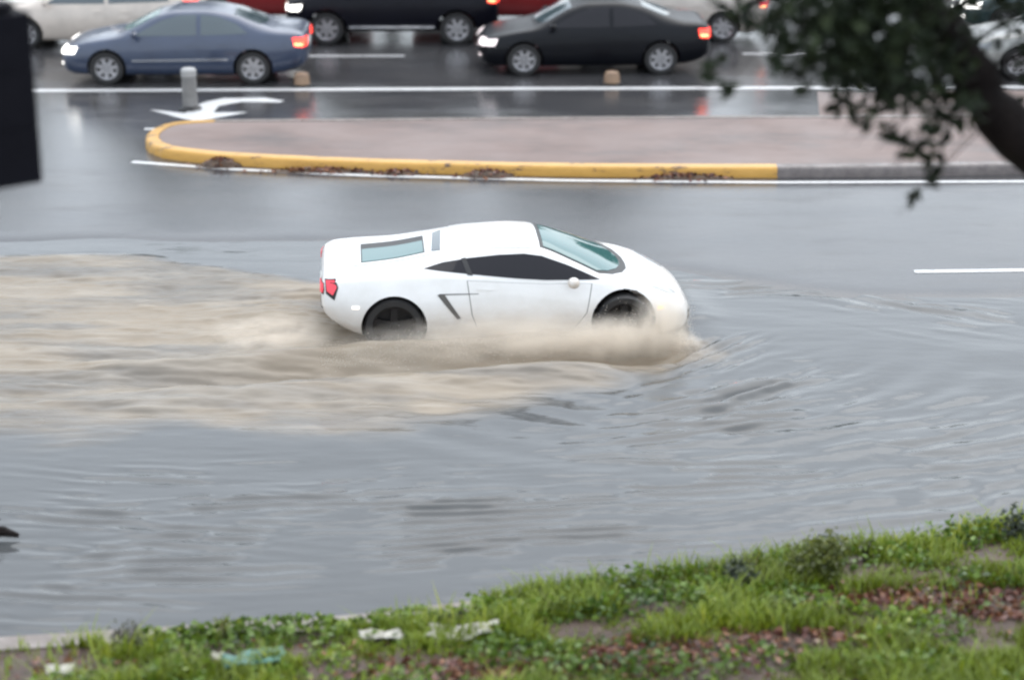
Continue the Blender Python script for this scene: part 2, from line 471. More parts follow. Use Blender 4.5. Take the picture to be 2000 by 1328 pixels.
KP = [(0, -.02), (.008, .115), (.024, .150), (.06, .166), (.22, .168), (.23, .11)]
def sweep(name, line, mat, prof=KP, sharp=50, inner=False):
    V, F, inn = [], [], []
    for i, p in enumerate(line):
        t = line[min(i+1, len(line)-1)] - line[max(i-1, 0)]; t.z = 0; t.normalize()
        n = Vector((t.y, -t.x, 0))                        # inward: island lies to the right of travel
        wv = .010*math.sin(i*1.7)
        for o, z in prof: V.append((p.x+n.x*(o+wv*.4), p.y+n.y*(o+wv*.4), z))
        q = p + n*prof[-1][0]; inn.append((q.x, q.y, prof[-2][1]-.012))
    k = len(prof)
    for i in range(len(line)-1):
        for j in range(k-1): F.append((i*k+j, i*k+k+j, i*k+k+j+1, i*k+j+1))
    F += [tuple(range(k)), tuple(range((len(line)-1)*k+k-1, (len(line)-1)*k-1, -1))]
    tag(link(name, mesh(name, V, F, True, sharp), mat), kind='structure')
    return inn
yl = smooth_line(list(reversed(near)) + list(reversed(tipc)) + list(reversed(far)))
n2 = smooth_line(list(reversed(near2)))
fr = smooth_line(list(reversed(farR)))
a = sweep('yellow_kerb', yl, M['yellow'])
b = sweep('median_kerb', n2, M['dark_kerb'])
c = sweep('median_kerb', fr, M['kerb'])
ring_ = b[:-1] + a + c[1:]
poly = [Vector(p[:2]) for p in ring_]
vo, _, fo, *_ = delaunay_2d_cdt(poly, [(i, (i+1) % len(poly)) for i in range(len(poly))], [], 1, 1e-5)
tag(link('median_pavement', mesh('median_pavement', [(v.x, v.y, .157) for v in vo], fo, False), M['paving']), kind='structure')

q = [at(*p) for p in [(1602, 236), (1596, 180), (2600, 174), (2600, 231)]]
tag(link('paved_lane_end', mesh('paved_lane_end', [(p.x, p.y, .004) for p in q], [(0, 3, 2, 1)], False), M['paving']), kind='structure')

# --- near kerb and verge
kx = np.linspace(-24, 24, 121)
kline = [Vector((x, float(kerb_y(x)), 0)) for x in kx]
sweep('near_kerb', kline, M['kerb'], [(0, -.25), (.004, .02), (.02, .045), (.05, .055), (.29, .060), (.3, -.05)])
vx = np.linspace(-24, 24, 241); tt = np.concatenate([np.linspace(0, 4, 60), np.linspace(4, 16, 24)[1:]])
VX, TT = np.meshgrid(vx, tt)
def verge_z(x, t):                                        # t = metres back from the kerb
    return .045 + .05*sstep(0, .5, t) + .03*t + .10*(fbm(x*.9, t*.9, 7, 3)-.5)*sstep(0, .6, t) + .05*(fbm(x*4, t*4, 8, 2)-.5)*sstep(0, .3, t)
VY = kerb_y(VX) - .295 - TT
tag(link('verge', fast_mesh('verge', np.stack([VX, VY, verge_z(VX, TT)], -1).reshape(-1, 3), grid_quads(len(vx), len(tt))[:, ::-1]), M['earth']), kind='structure')

# --- far footway
def box_struct(name, x0, x1, y0, y1, z0, z1, mat):
    mb = MB(); mb.box(((x0+x1)/2, (y0+y1)/2, (z0+z1)/2), (x1-x0, y1-y0, z1-z0), 0, .02)
    return tag(mb.build(name, mat, None, False), kind='structure')
box_struct('far_kerb', -140, 140, 47.6, 47.8, -.1, .14, M['kerb'])
box_struct('far_pavement', -140, 140, 47.8, 50.5, -.3, .13, M['paving'])
tag(link('far_lawn', mesh('far_lawn', [(-140, 50.5, .1), (140, 50.5, .1), (140, 160, .4), (-140, 160, .4)], [(0, 1, 2, 3)], False), M['ground']), kind='structure')

# ------------------------------------------------------------------ cars
def pchip(x, y, xq):
    x, y = np.asarray(x, float), np.asarray(y, float)
    hh = np.diff(x); d = np.diff(y)/hh
    mm = np.zeros_like(y)
    for i in range(1, len(x)-1):
        if d[i-1]*d[i] > 0:
            w1, w2 = 2*hh[i]+hh[i-1], hh[i]+2*hh[i-1]
            mm[i] = (w1+w2)/(w1/d[i-1]+w2/d[i])
    mm[0], mm[-1] = d[0], d[-1]
    i = np.clip(np.searchsorted(x, xq)-1, 0, len(x)-2)
    t = (xq-x[i])/hh[i]
    return ((1+2*t)*(1-t)**2*y[i] + t*(1-t)**2*hh[i]*mm[i] + t*t*(3-2*t)*y[i+1] + t*t*(t-1)*hh[i]*mm[i+1])
def section(K, n=5):                                      # centripetal Catmull-Rom through the key points of a half section
    K = [np.array(k) for k in K]
    K = [2*K[0]-K[1]] + K + [np.array([-K[-2][0], K[-2][1]])]
    out = []
    for i in range(1, len(K)-2):
        p0, p1, p2, p3 = K[i-1:i+3]
        t = [0.]
        for a, b in ((p0, p1), (p1, p2), (p2, p3)): t.append(t[-1] + max(np.linalg.norm(b-a), 1e-4)**.5)
        for k in range(n):
            q = t[1] + (t[2]-t[1])*k/n
            A1 = (t[1]-q)/(t[1]-t[0])*p0 + (q-t[0])/(t[1]-t[0])*p1
            A2 = (t[2]-q)/(t[2]-t[1])*p1 + (q-t[1])/(t[2]-t[1])*p2
            A3 = (t[3]-q)/(t[3]-t[2])*p2 + (q-t[2])/(t[3]-t[2])*p3
            B1 = (t[2]-q)/(t[2]-t[0])*A1 + (q-t[0])/(t[2]-t[0])*A2
            B2 = (t[3]-q)/(t[3]-t[1])*A2 + (q-t[1])/(t[3]-t[1])*A3
            out.append((t[2]-q)/(t[2]-t[1])*B1 + (q-t[1])/(t[2]-t[1])*B2)
    return out + [K[-2]]
def loft(ST, nx=84, crease=False):
    S = np.array(ST, float)                               # x zb wb z1 w1 z2 w2 z3 w3 z4 w4 zt
    x0, x1 = S[0, 0], S[-1, 0]
    u = np.linspace(0, 1, nx)
    xq = x0 + (x1-x0)*(u - .10*np.sin(2*math.pi*u)/(2*math.pi)*1.0)
    xq = np.unique(np.concatenate([xq, S[:, 0]]))
    Q = [pchip(S[:, 0], S[:, j], xq) for j in range(1, 12)]
    V, F = [], []
    for i, x in enumerate(xq):
        zb, wb, z1, w1, z2, w2, z3, w3, z4, w4, zt = [q[i] for q in Q]
        if crease:
            d1 = np.array((w2-w3, z2-z3)); d1 /= np.linalg.norm(d1); d2 = np.array((w4-w3, z4-z3)); d2 /= max(np.linalg.norm(d2), .03)
            d3 = np.array((w4*.55-w4, (zt-z4)*.80)); d3 /= np.linalg.norm(d3)
            c3, c4 = np.array((w3, z3)), np.array((w4, z4))
            half = section([(0, zb), (wb, zb), (w1, z1), (w2, z2), c3+d1*.022, c3+d2*.018, c4-d2*.016, c4+d3*.03, (w4*.55, z4+(zt-z4)*.80), (0, zt)])
        else: half = section([(0, zb), (wb, zb), (w1, z1), (w2, z2), (w3, z3), (w4, z4), (w4*.55, z4+(zt-z4)*.72), (0, zt)])
        half[0] = np.array((0, zb))
        ring = [(max(p[0], 0), p[1]) for p in half] + [(-max(p[0], 0), p[1]) for p in half[-2:0:-1]]
        n = len(ring)
        V += [(x, p[0], p[1]) for p in ring]
    for i in range(len(xq)-1):
        for k in range(n):
            l = (k+1) % n
            F.append((i*n+k, i*n+n+k, i*n+n+l, i*n+l))
    F.append(tuple(range(n)))
    e = (len(xq)-1)*n
    F.append(tuple(range(e+n-1, e-1, -1)))
    return V, F
def carve(V, F, axles, r, yin, mat, well):
    me = mesh('body', V, F, True)
    o = bpy.data.objects.new('tmp', me); col.objects.link(o)
    cuts = []
    for ax in axles:
        for s in (-1, 1):
            mb = MB(); mb.lathe([(r, s*yin if s > 0 else -1.4), (r, 1.4 if s > 0 else -yin)], 'y', (ax, 0, r*.93), 40)
            co = mb.build('cut', None, None, False)
            md = o.modifiers.new('b', 'BOOLEAN'); md.operation = 'DIFFERENCE'; md.object = co; md.solver = 'EXACT'
            cuts.append(co)
    bpy.context.view_layer.update()
    dg = bpy.context.evaluated_depsgraph_get()
    out = bpy.data.meshes.new_from_object(o.evaluated_get(dg))
    for c in cuts + [o]: bpy.data.objects.remove(c)
    out.name = 'body'
    out.materials.clear(); out.materials.append(mat); out.materials.append(well)
    for p in out.polygons:
        c = p.center
        if any((c.x-ax)**2 + (c.z-r*.93)**2 < (r*1.004)**2 for ax in axles) or (p.normal.z < -.8 and c.z < .35): p.material_index = 1
        p.use_smooth = True
    out.set_sharp_from_angle(angle=R(38))
    return out
class Skin:                                               # lays panels, panes and lamps onto a body surface
    def __init__(s, V, F): s.t = BVHTree.FromPolygons([Vector(v) for v in V], F)
    def panel(s, name, outline, view, mat, parent, off=.005, thick=.02, step=.07, side=1):
        pts = [Vector(p) for p in outline]
        b = []
        for i, p in enumerate(pts):
            q = pts[(i+1) % len(pts)]
            k = max(1, int((q-p).length/step))
            b += [p.lerp(q, j/k) for j in range(k)]
        nb = len(b)
        lo = [min(p[i] for p in b) for i in (0, 1)]; hi = [max(p[i] for p in b) for i in (0, 1)]
        inner = []
        def inside(x, y):
            r = False
            for i in range(nb):
                a, c = b[i], b[i-1]
                if (a.y > y) != (c.y > y) and x < (c.x-a.x)*(y-a.y)/(c.y-a.y)+a.x: r = not r
            return r
        x = lo[0]+step*.5
        while x < hi[0]:
            y = lo[1]+step*.5
            while y < hi[1]:
                if inside(x, y) and min((Vector((x, y))-q).length for q in b) > step*.4: inner.append(Vector((x, y)))
                y += step
            x += step
        vo, _, fo, *_ = delaunay_2d_cdt(b+inner, [(i, (i+1) % nb) for i in range(nb)], [], 1, 1e-6)
        V, NO = [], []
        for p in vo:
            if view == 'side': o_, d = Vector((p.x, side*3, p.y)), Vector((0, -side, 0))
            elif view == 'top': o_, d = Vector((p.x, p.y, 4)), Vector((0, 0, -1))
            elif view == 'front': o_, d = Vector((6, p.x, p.y)), Vector((-1, 0, 0))
            else: o_, d = Vector((-6, p.x, p.y)), Vector((1, 0, 0))
            co, no, *_ = s.t.ray_cast(o_, d)
            if co is None:
                co, no, *_ = s.t.find_nearest(o_ + d*2.2)
            if no.dot(d) > 0: no = -no
            V.append(co); NO.append(no)
        # flip so that faces look outwards
        F = [tuple(f) for f in fo]
        a, b_, c_ = F[0]
        if (V[b_]-V[a]).cross(V[c_]-V[a]).dot(NO[a]) < 0: F = [f[::-1] for f in F]
        VV = [v+n*off for v, n in zip(V, NO)]
        E = {}
        for f in F:
            for i in range(len(f)):
                e = (f[i], f[(i+1) % len(f)]); E[e] = 1
        base = len(VV)
        VV += [v+n*(off-thick) for v, n in zip(V, NO)]
        for (i, j) in list(E):
            if (j, i) not in E: F.append((j, i, base+i, base+j))
        return link(name, mesh(name, VV, F, True, 40), mat, parent)
def wheel(parent, x, y, r, w, rimmat, s, spokes=5, rim_r=.68):
    e = empty('wheel', (x, y, r), 0, parent)
    t = MB(); q = rim_r*r
    t.lathe([(q, -w/2), (r*.93, -w/2*1.02), (r*.985, -w*.40), (r, -w*.22), (r, w*.22), (r*.985, w*.40), (r*.93, w/2*1.02), (q, w/2)], 'y', n=36, closed=True)
    t.build('tyre', M['tyre'], e)
    m_ = MB(); o = s*w*.42
    ring = [(q*1.02, o), (q*.99, o+s*.012), (q*.90, o+s*.006), (q*.86, o-s*.05), (q*.86, o-s*.12), (q*1.02, o-s*.12)]
    m_.lathe(ring if s < 0 else ring[::-1], 'y', n=30, closed=True)
    m_.lathe([(q*.24, o-s*.09), (q*.24, o-s*.02), (q*.16, o)][::1 if s > 0 else -1], 'y', n=12)
    for k in range(spokes):
        a = 2*math.pi*k/spokes + .3
        ca, sa = math.cos(a), math.sin(a)
        pts = []
        for rr, hw in ((q*.15, .045), (q*.9, .032)):
            for yy in (o-s*.055, o-s*.012):
                for k2 in (-1, 1): pts.append((rr*ca-k2*hw*sa, yy, rr*sa+k2*hw*ca))
        m_.add(pts, [(0, 1, 3, 2), (4, 6, 7, 5), (0, 2, 6, 4), (1, 5, 7, 3), (2, 3, 7, 6), (0, 4, 5, 1)])
    rim = m_.build('rim', rimmat, e, True, 30)
    d = MB(); d.lathe([(q*.84, o-s*.11), (q*.84, o-s*.08)][::1 if s > 0 else -1], 'y', n=24)
    d.build('brake_disc', M['dark_alloy'], e)
    return e

# ---- the white sports car in the flood
GST = [(-2.17, .50, .58, .53, .66, .58, .73, .74, .72, .80, .62, .82),
       (-2.13, .45, .68, .49, .76, .59, .82, .80, .79, .865, .68, .885),
       (-2.03, .37, .75, .44, .84, .60, .89, .845, .84, .905, .70, .915),
       (-1.80, .25, .80, .35, .91, .61, .945, .875, .87, .925, .69, .935),
       (-1.34, .14, .82, .28, .93, .62, .955, .89, .86, .965, .63, .975),
       (-0.95, .13, .81, .26, .91, .60, .935, .885, .845, 1.025, .60, 1.045),
       (-0.50, .13, .79, .24, .87, .57, .90, .855, .84, 1.095, .575, 1.13),
       (0.00, .13, .78, .22, .86, .54, .885, .83, .835, 1.115, .57, 1.165),
       (0.30, .13, .78, .22, .86, .53, .885, .81, .83, 1.09, .575, 1.15),
       (0.70, .13, .79, .22, .87, .54, .895, .785, .825, .955, .645, 1.02),
       (1.00, .13, .80, .24, .89, .56, .92, .77, .835, .835, .71, .89),
       (1.22, .13, .80, .26, .90, .57, .93, .75, .84, .775, .72, .79),
       (1.50, .13, .78, .25, .88, .53, .91, .69, .82, .71, .67, .70),
       (1.82, .14, .72, .22, .81, .43, .85, .575, .77, .60, .60, .61),
       (2.02, .15, .62, .20, .71, .36, .76, .48, .69, .505, .54, .52),
       (2.12, .17, .48, .20, .58, .31, .63, .42, .58, .44, .46, .455),
       (2.17, .20, .36, .21, .44, .27, .49, .36, .46, .38, .36, .395)]
def grow(poly, k):
    cx = sum(p[0] for p in poly)/len(poly); cy = sum(p[1] for p in poly)/len(poly)
    return [(cx+(x-cx)*(1+k), cy+(y-cy)*(1+k)) for x, y in poly]
def gx_(x): return 1.22+(x-1.22)*.84 if x > 1.22 else (-1.34+(x+1.34)*.96 if x < -1.34 else x)
GST = [(gx_(q[0]),)+tuple(q[1:]) for q in GST]
V, F = loft(GST, 84, True)
sk = Skin(V, F)
car = empty('sports_car', (CAR_C.x, CAR_C.y, CAR_Z), CAR_YAW)
car.scale = (1.07, 1.05, 1.06)
tag(car, 'low white wedge-shaped sports car ploughing through the muddy flood water', 'car')
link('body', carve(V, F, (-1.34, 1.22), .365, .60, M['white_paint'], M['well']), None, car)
ws = [(.31, -.50), (.66, -.61), (.96, -.71), (1.12, -.64), (1.25, -.46), (1.325, -.22), (1.34, 0)]
ws = ws + [(x, -y) for x, y in ws[-2::-1]]
rp = [(-.66, .50), (.0, .545), (.24, .53), (.285, .40), (.305, 0)]
sk.panel('roof_panel', [(x, -y) for x, y in rp] + [(x, y) for x, y in rp[-2::-1]], 'top', M['white_paint'], car, .014)
ec = [(-1.82, .50), (-.925, .47)]
sk.panel('engine_cover_seam', grow([(x, -y) for x, y in ec] + [(x, y) for x, y in ec[::-1]], .014), 'top', M['seam_and_shade'], car, .003)
sk.panel('engine_cover', [(x, -y) for x, y in ec] + [(x, y) for x, y in ec[::-1]], 'top', M['white_paint'], car, .008)
hd = [(1.37, .0), (1.355, .24), (1.26, .50), (1.45, .52), (1.70, .40), (1.78, 0)]
sk.panel('bonnet', [(x, -y) for x, y in hd] + [(x, y) for x, y in hd[-2:0:-1]], 'top', M['white_paint'], car, .006)
sk.panel('windshield_surround', ws, 'top', M['trim'], car, .003)
g_ = [(.35, -.475), (.66, -.575), (.93, -.665), (1.07, -.58), (1.18, -.41), (1.245, -.2), (1.26, 0)]
sk.panel('windshield', g_ + [(x, -y*.80) for x, y in g_[-2::-1]], 'top', M['clear_glass'], car, .009)
for s in (-1, 1):
    sw = [(-1.0, .955), (-.78, 1.005), (-.5, 1.04), (-.15, 1.065), (.12, 1.068), (.32, 1.04), (.6, .945), (.96, .80), (.7, .805), (.35, .815), (0, .845), (-.5, .90)]
    sk.panel('side_window', sw, 'side', M['glass'], car, .006, side=s, step=.06)
    sk.panel('window_pillar', [(-.58, 1.035), (-.53, 1.043), (-.46, .885), (-.52, .892)], 'side', M['trim'], car, .010, side=s, step=.05)
    dpoly = [(-.52, .835), (-.05, .80), (.35, .775), (.86, .765), (.80, .45), (.66, .26), (-.40, .26), (-.47, .45)]
    sk.panel('door_seam', grow(dpoly, .013), 'side', M['seam_and_shade'], car, .002, side=s)
    dr = sk.panel('door', [(-.52, .835), (-.05, .80), (.35, .775), (.86, .765), (.80, .45), (.66, .26), (-.40, .26), (-.47, .45)], 'side', M['white_paint'], car, .005, side=s)
    sk.panel('door_handle', [(-.42, .755), (-.22, .745), (-.23, .725), (-.41, .735)], 'side', M['white_paint'], dr, .014, side=s, step=.05)
    # air scoop behind the door: recess shade of mouth and crease painted flat
    sk.panel('side_intake', [(-.86, .70), (-.78, .70), (-.60, .42), (-.64, .41)], 'side', M['seam_and_shade'], car, .007, side=s, step=.05)
    sk.panel('intake_crease_shade', [(-.84, .708), (-.40, .695), (-.40, .688), (-.84, .695)], 'side', M['seam_and_shade'], car, .007, side=s, step=.06)
    tl = sk.panel('taillight_surround', [(s*.50, .82), (s*.76, .82), (s*.80, .76), (s*.79, .70), (s*.54, .72)], 'rear', M['trim'], car, .006, side=1, step=.05)
    sk.panel('taillight', [(s*.53, .81), (s*.75, .81), (s*.785, .76), (s*.775, .715), (s*.56, .73)], 'rear', M['tail_red'], tl, .014, step=.05)
    sk.panel('side_taillight', [(-2.09, .86), (-1.97, .88), (-1.945, .80), (-1.99, .66), (-2.08, .72)], 'side', M['trim'], car, .006, side=s, step=.04)
    sk.panel('side_taillight_lens', [(-2.075, .85), (-1.985, .865), (-1.96, .80), (-2.005, .715), (-2.065, .75)], 'side', M['tail_red'], car, .011, side=s, step=.04)
    sk.panel('side_marker', [(-1.80, .60), (-1.72, .60), (-1.72, .57), (-1.80, .57)], 'side', M['white_marker'], car, .008, side=s, step=.04)
    sk.panel('front_marker', [(1.60, .50), (1.67, .49), (1.67, .46), (1.60, .46)], 'side', M['amber'], car, .008, side=s, step=.04)
    sk.panel('headlight', [(1.54, s*.70), (1.74, s*.68), (1.85, s*.52), (1.80, s*.46), (1.70, s*.52)], 'top', M['head_off'], car, .006, step=.05)
    sk.panel('front_intake', [(s*.18, .30), (s*.56, .34), (s*.60, .24), (s*.2, .22)], 'front', M['well'], car, .006, step=.05)
    # mirror on its stalk
    mb = MB(); mb.tube([(.64, s*.80, .77), (.64, s*.88, .79), (.64, s*.95, .81)], [.022, .018, .02], 8)
    mr = mb.build('mirror', M['trim'], car)
    mb = MB()
    prof = [(.02, -.10), (.055, -.085), (.078, -.04), (.082, .01), (.07, .06), (.035, .085)]
    mb.lathe(prof, 'y', (.0, 0, 0), 14)
    sh = mb.build('mirror_shell', M['white_paint'], mr, True, 60)
    sh.location = (.645, s*.985, .825); sh.scale = (.85, .85, .75)
    for x, r_ in ((-1.34, .335), (1.22, .32)):
        wheel(car, x, s*.80, r_, .27, M['dark_alloy'], s, 5, .74)
eg = [(-1.69, -.425), (-.97, -.385), (-.97, .30), (-1.69, .33)]
sk.panel('engine_cover_frame', eg, 'top', M['trim'], car, .011)
sk.panel('engine_cover_glass', [(-1.675, -.415), (-.985, -.375), (-.985, .07), (-1.675, .09)], 'top', M['clear_glass'], car, .016)
sk.panel('rear_window', [(-.90, -.36), (-.80, -.40), (-.76, .40), (-.86, .36)], 'top', M['pale_glass'], car, .007, step=.06)
sk.panel('diffuser', [(-.66, .60), (.66, .60), (.72, .52), (.5, .50), (-.5, .50), (-.72, .52)], 'rear', M['trim'], car, .008)
sk.panel('number_plate', [(-.26, .66), (.26, .66), (.26, .55), (-.26, .55)], 'rear', M['plate'], car, .016)
for s in (-1, 1):
    mb = MB(); mb.lathe([(.055, -.06), (.055, .06), (.045, .06), (.045, -.05)], 'z', (0, 0, 0), 14)
    ex = mb.build('exhaust', M['chrome'], car); ex.rotation_euler = (0, R(90), 0); ex.location = (-2.06, s*.55, .50)

# ---- family cars
SED = [(-2.29, .42, .52, .46, .62, .62, .68, .82, .66, .89, .58, .91),
       (-2.24, .36, .64, .42, .74, .63, .79, .89, .74, .955, .64, .97),
       (-2.12, .29, .72, .39, .81, .64, .855, .935, .79, 1.00, .68, 1.015),
       (-1.75, .22, .78, .35, .86, .63, .895, .95, .81, 1.035, .67, 1.05),
       (-1.35, .20, .80, .32, .87, .62, .90, .95, .825, 1.14, .62, 1.175),
       (-0.90, .19, .80, .30, .87, .62, .90, .945, .84, 1.30, .60, 1.35),
       (-0.40, .19, .80, .30, .87, .62, .90, .935, .845, 1.375, .60, 1.43),
       (0.10, .19, .80, .30, .87, .62, .90, .925, .845, 1.365, .60, 1.425),
       (0.50, .19, .80, .30, .87, .61, .90, .915, .84, 1.26, .62, 1.325),
       (0.90, .19, .80, .30, .87, .61, .90, .905, .835, 1.065, .68, 1.13),
       (1.22, .19, .80, .31, .87, .60, .90, .885, .83, .94, .71, .965),
       (1.60, .20, .80, .32, .86, .58, .89, .835, .81, .875, .67, .90),
       (1.98, .21, .76, .32, .82, .55, .85, .755, .77, .80, .61, .82),
       (2.16, .24, .68, .33, .75, .53, .78, .69, .71, .73, .53, .745),
       (2.25, .28, .54, .35, .62, .52, .65, .64, .60, .675, .46, .685),
       (2.29, .31, .42, .37, .50, .50, .53, .60, .49, .62, .38, .63)]
HATCH = [(-2.05, .42, .55, .46, .66, .62, .72, .84, .70, .95, .58, .98),
         (-2.0, .36, .66, .42, .76, .63, .81, .92, .77, 1.05, .63, 1.09),
         (-1.85, .28, .74, .39, .83, .64, .87, .96, .81, 1.20, .62, 1.25)] + \
        [(-1.45, .22, .79, .34, .87, .63, .90, .965, .83, 1.36, .61, 1.41), (-.9, .2, .8, .31, .87, .62, .9, .955, .845, 1.44, .61, 1.49)] + \
        [(r[0],) + r[1:9] + (r[9]+.06*(1.0-min(1, max(0, (r[0]-.1)/1.2))), r[10], r[11]+.06*(1.0-min(1, max(0, (r[0]-.1)/1.2)))) for r in SED if r[0] >= -.4]
SUV = [(-2.10, .50, .60, .56, .72, .78, .78, 1.05, .76, 1.25, .66, 1.29),
       (-2.05, .45, .70, .52, .80, .79, .85, 1.08, .81, 1.45, .66, 1.50),
       (-1.90, .38, .78, .48, .86, .80, .90, 1.10, .84, 1.60, .66, 1.65),
       (-1.40, .32, .82, .44, .89, .80, .92, 1.10, .86, 1.68, .66, 1.73),
       (-.60, .30, .82, .42, .89, .80, .92, 1.09, .865, 1.71, .66, 1.765),
       (.15, .30, .82, .42, .89, .80, .92, 1.08, .865, 1.68, .66, 1.74),
       (.60, .30, .82, .42, .89, .79, .92, 1.07, .86, 1.50, .68, 1.56),
       (1.00, .30, .82, .42, .89, .79, .92, 1.06, .85, 1.20, .73, 1.25),
       (1.25, .31, .82, .43, .89, .78, .92, 1.05, .85, 1.10, .74, 1.13),
       (1.70, .33, .80, .44, .88, .76, .91, .99, .83, 1.04, .68, 1.06),
       (2.00, .36, .74, .45, .82, .70, .85, .90, .78, .95, .60, .97),
       (2.10, .42, .55, .48, .66, .66, .70, .82, .64, .86, .5, .87)]
def road_car(name, label, group, ST, loc, rz, pm, sx=1.0, glass='pale_glass', head='head_lit', tail='tail_lit', axles=(-1.30, 1.42), wr=.325,
             rim='alloy', trim=None, win=None, hz=.66, tz=.84, front_w=None, roof_rack=False, belt=.95, roof=1.36, board=None, cat='car'):
    S = [(r[0]*sx,)+tuple(r[1:]) for r in ST]
    V, F = loft(S, 60)
    sk = Skin(V, F)
    ro = tag(empty(name, loc, rz), label, cat, group); ro.scale = (1, 1, .95)
    ax = [a*sx for a in axles]
    link('body', carve(V, F, ax, wr*1.13, .60, pm, M['well']), None, ro)
    xf, xr = S[-1][0], S[0][0]
    q = lambda pts: [(x*sx, z) for x, z in pts]
    fw, rw = win
    for s in (-1, 1):
        sk.panel('side_window', q(fw), 'side', M[glass], ro, .006, side=s, step=.08)
        sk.panel('side_window', q(rw), 'side', M[glass], ro, .006, side=s, step=.08)
        xm = (fw[0][0]+rw[0][0])/2 if False else rw[-1][0]+.02
        for (xa, xb) in ((xm+.03, ax[1]/sx-.44), (ax[0]/sx+.40, xm)):
            d = sk.panel('door', q([(xa, belt-.03), (xb, belt-.05), (xb-.02, .42), (xb-.08, .33), (xa, .33)]), 'side', pm, ro, .004, side=s, step=.12)
            sk.panel('door_handle', q([(xa+.08, belt-.13), (xa+.26, belt-.135), (xa+.26, belt-.165), (xa+.08, belt-.16)]), 'side', pm, d, .022, side=s, step=.06)
        if trim: sk.panel('trim_strip', q([(ax[0]/sx+.46, trim+.02), (ax[1]/sx-.48, trim), (ax[1]/sx-.48, trim-.03), (ax[0]/sx+.46, trim-.01)]), 'side', M['chrome'], ro, .012, side=s, step=.12)
        # lamps wrap round the corners
        w = .60 if front_w is None else front_w
        sk.panel('headlight', [(s*.30, hz+.045), (s*w, hz+.07), (s*(w+.12), hz+.03), (s*(w+.11), hz-.07), (s*.36, hz-.07)], 'front', M[head], ro, .008, step=.06)
        sk.panel('side_headlight', [(xf-.34, hz+.08), (xf-.12, hz+.05), (xf-.05, hz+.01), (xf-.07, hz-.06), (xf-.28, hz-.05)], 'side', M[head], ro, .008, side=s, step=.05)
        sk.panel('fog_lamp', [(s*.40, .40), (s*.60, .41), (s*.60, .37), (s*.40, .37)], 'front', M[head], ro, .008, step=.06)
        sk.panel('taillight', [(s*.44, tz+.06), (s*.74, tz+.06), (s*.80, tz), (s*.79, tz-.11), (s*.48, tz-.10)], 'rear', M[tail], ro, .008, step=.06)
        sk.panel('side_taillight', [(xr+.05, tz+.06), (xr+.24, tz+.07), (xr+.21, tz-.09), (xr+.05, tz-.12)], 'side', M[tail], ro, .008, side=s, step=.05)
        sk.panel('brake_bulb', [(xr+.06, tz-.05), (xr+.21, tz-.035), (xr+.20, tz-.07), (xr+.06, tz-.085)], 'side', M['brake_hot'], ro, .012, side=s, step=.05)
        mb = MB(); mb.box((0, 0, 0), (.11, .20, .13), 0, .035)
        mi = mb.build('mirror', pm, ro); mi.location = (.86*sx, s*.99, belt+.06)
        for x in ax: wheel(ro, x, s*.775, wr, .20, M[rim], s, 7, .66)
        if board:
            mb = MB(); mb.box(((ax[0]+ax[1])/2, s*.93, board), (ax[1]-ax[0]-2.5*wr, .12, .05), 0, .02); mb.build('running_board', M['chrome'], ro)
    w1 = [( r_, y) for r_, y in ((.46, .52), (1.00, .63), (1.12, .40), (1.17, 0))]
    if roof < 1.5:
        sk.panel('windshield', q([(x, -y) for x, y in w1] + [(x, y) for x, y in w1[-2::-1]]), 'top', M['clear_glass'] if glass == 'pale_glass' else M['pale_glass'], ro, .007, step=.1)
        bw = [(-.95, .50), (-1.42, .56), (-1.52, .3), (-1.55, 0)] if ST is SED else [(-1.50, .5), (-1.86, .56), (-1.9, .3), (-1.92, 0)]
        sk.panel('rear_window', q([(x, -y) for x, y in bw] + [(x, y) for x, y in bw[-2::-1]]), 'top', M['pale_glass'], ro, .007, step=.1)
    else:
        w1 = [(.35, .52), (.98, .66), (1.08, .4), (1.10, 0)]
        sk.panel('windshield', q([(x, -y) for x, y in w1] + [(x, y) for x, y in w1[-2::-1]]), 'top', M['glass'], ro, .007, step=.1)
        sk.panel('rear_window', [(-.56, 1.52), (.56, 1.52), (.64, 1.18), (-.64, 1.18)], 'rear', M['glass'], ro, .007, step=.1)
    sk.panel('grille', [(-.26, hz+.03), (.26, hz+.03), (.22, hz-.10), (-.22, hz-.10)], 'front', M['trim'], ro, .007, step=.08)
    sk.panel('lower_grille', [(-.36, .42), (.36, .42), (.34, .34), (-.34, .34)], 'front', M['trim'], ro, .007, step=.08)
    sk.panel('number_plate', [(-.22, tz-.06), (.22, tz-.06), (.22, tz-.2), (-.22, tz-.2)], 'rear', M['plate'], ro, .01, step=.1)
    if roof_rack:
        for s in (-1, 1):
            mb = MB(); mb.tube([(-1.5, s*.6, 1.74), (-1.3, s*.6, 1.80), (0, s*.6, 1.82), (.2, s*.6, 1.76)], .02, 6); mb.build('roof_rail', M['chrome'], ro)
    return ro
SW = ([(-.28, .965), (-.28, 1.335), (.06, 1.33), (.36, 1.24), (.72, 1.05), (.88, .955), (.5, .955)],
      [(-.36, .965), (-.36, 1.335), (-.68, 1.30), (-.98, 1.19), (-1.24, 1.02), (-1.20, .98), (-.36, .965)][:6] + [(-.36, .965)])
def fixwin(w): return [w[0], w[1][:6]]
SWIN = ([(-.27, .965), (-.27, 1.335), (.06, 1.325), (.36, 1.235), (.72, 1.05), (.88, .95), (.5, .955)],
        [(-1.22, .99), (-1.0, 1.17), (-.68, 1.295), (-.35, 1.335), (-.35, .965)])
HWIN = ([(-.27, .97), (-.27, 1.39), (.06, 1.38), (.36, 1.27), (.72, 1.07), (.88, .955), (.5, .96)],
        [(-1.55, 1.02), (-1.40, 1.26), (-.9, 1.385), (-.35, 1.395), (-.35, .97)])
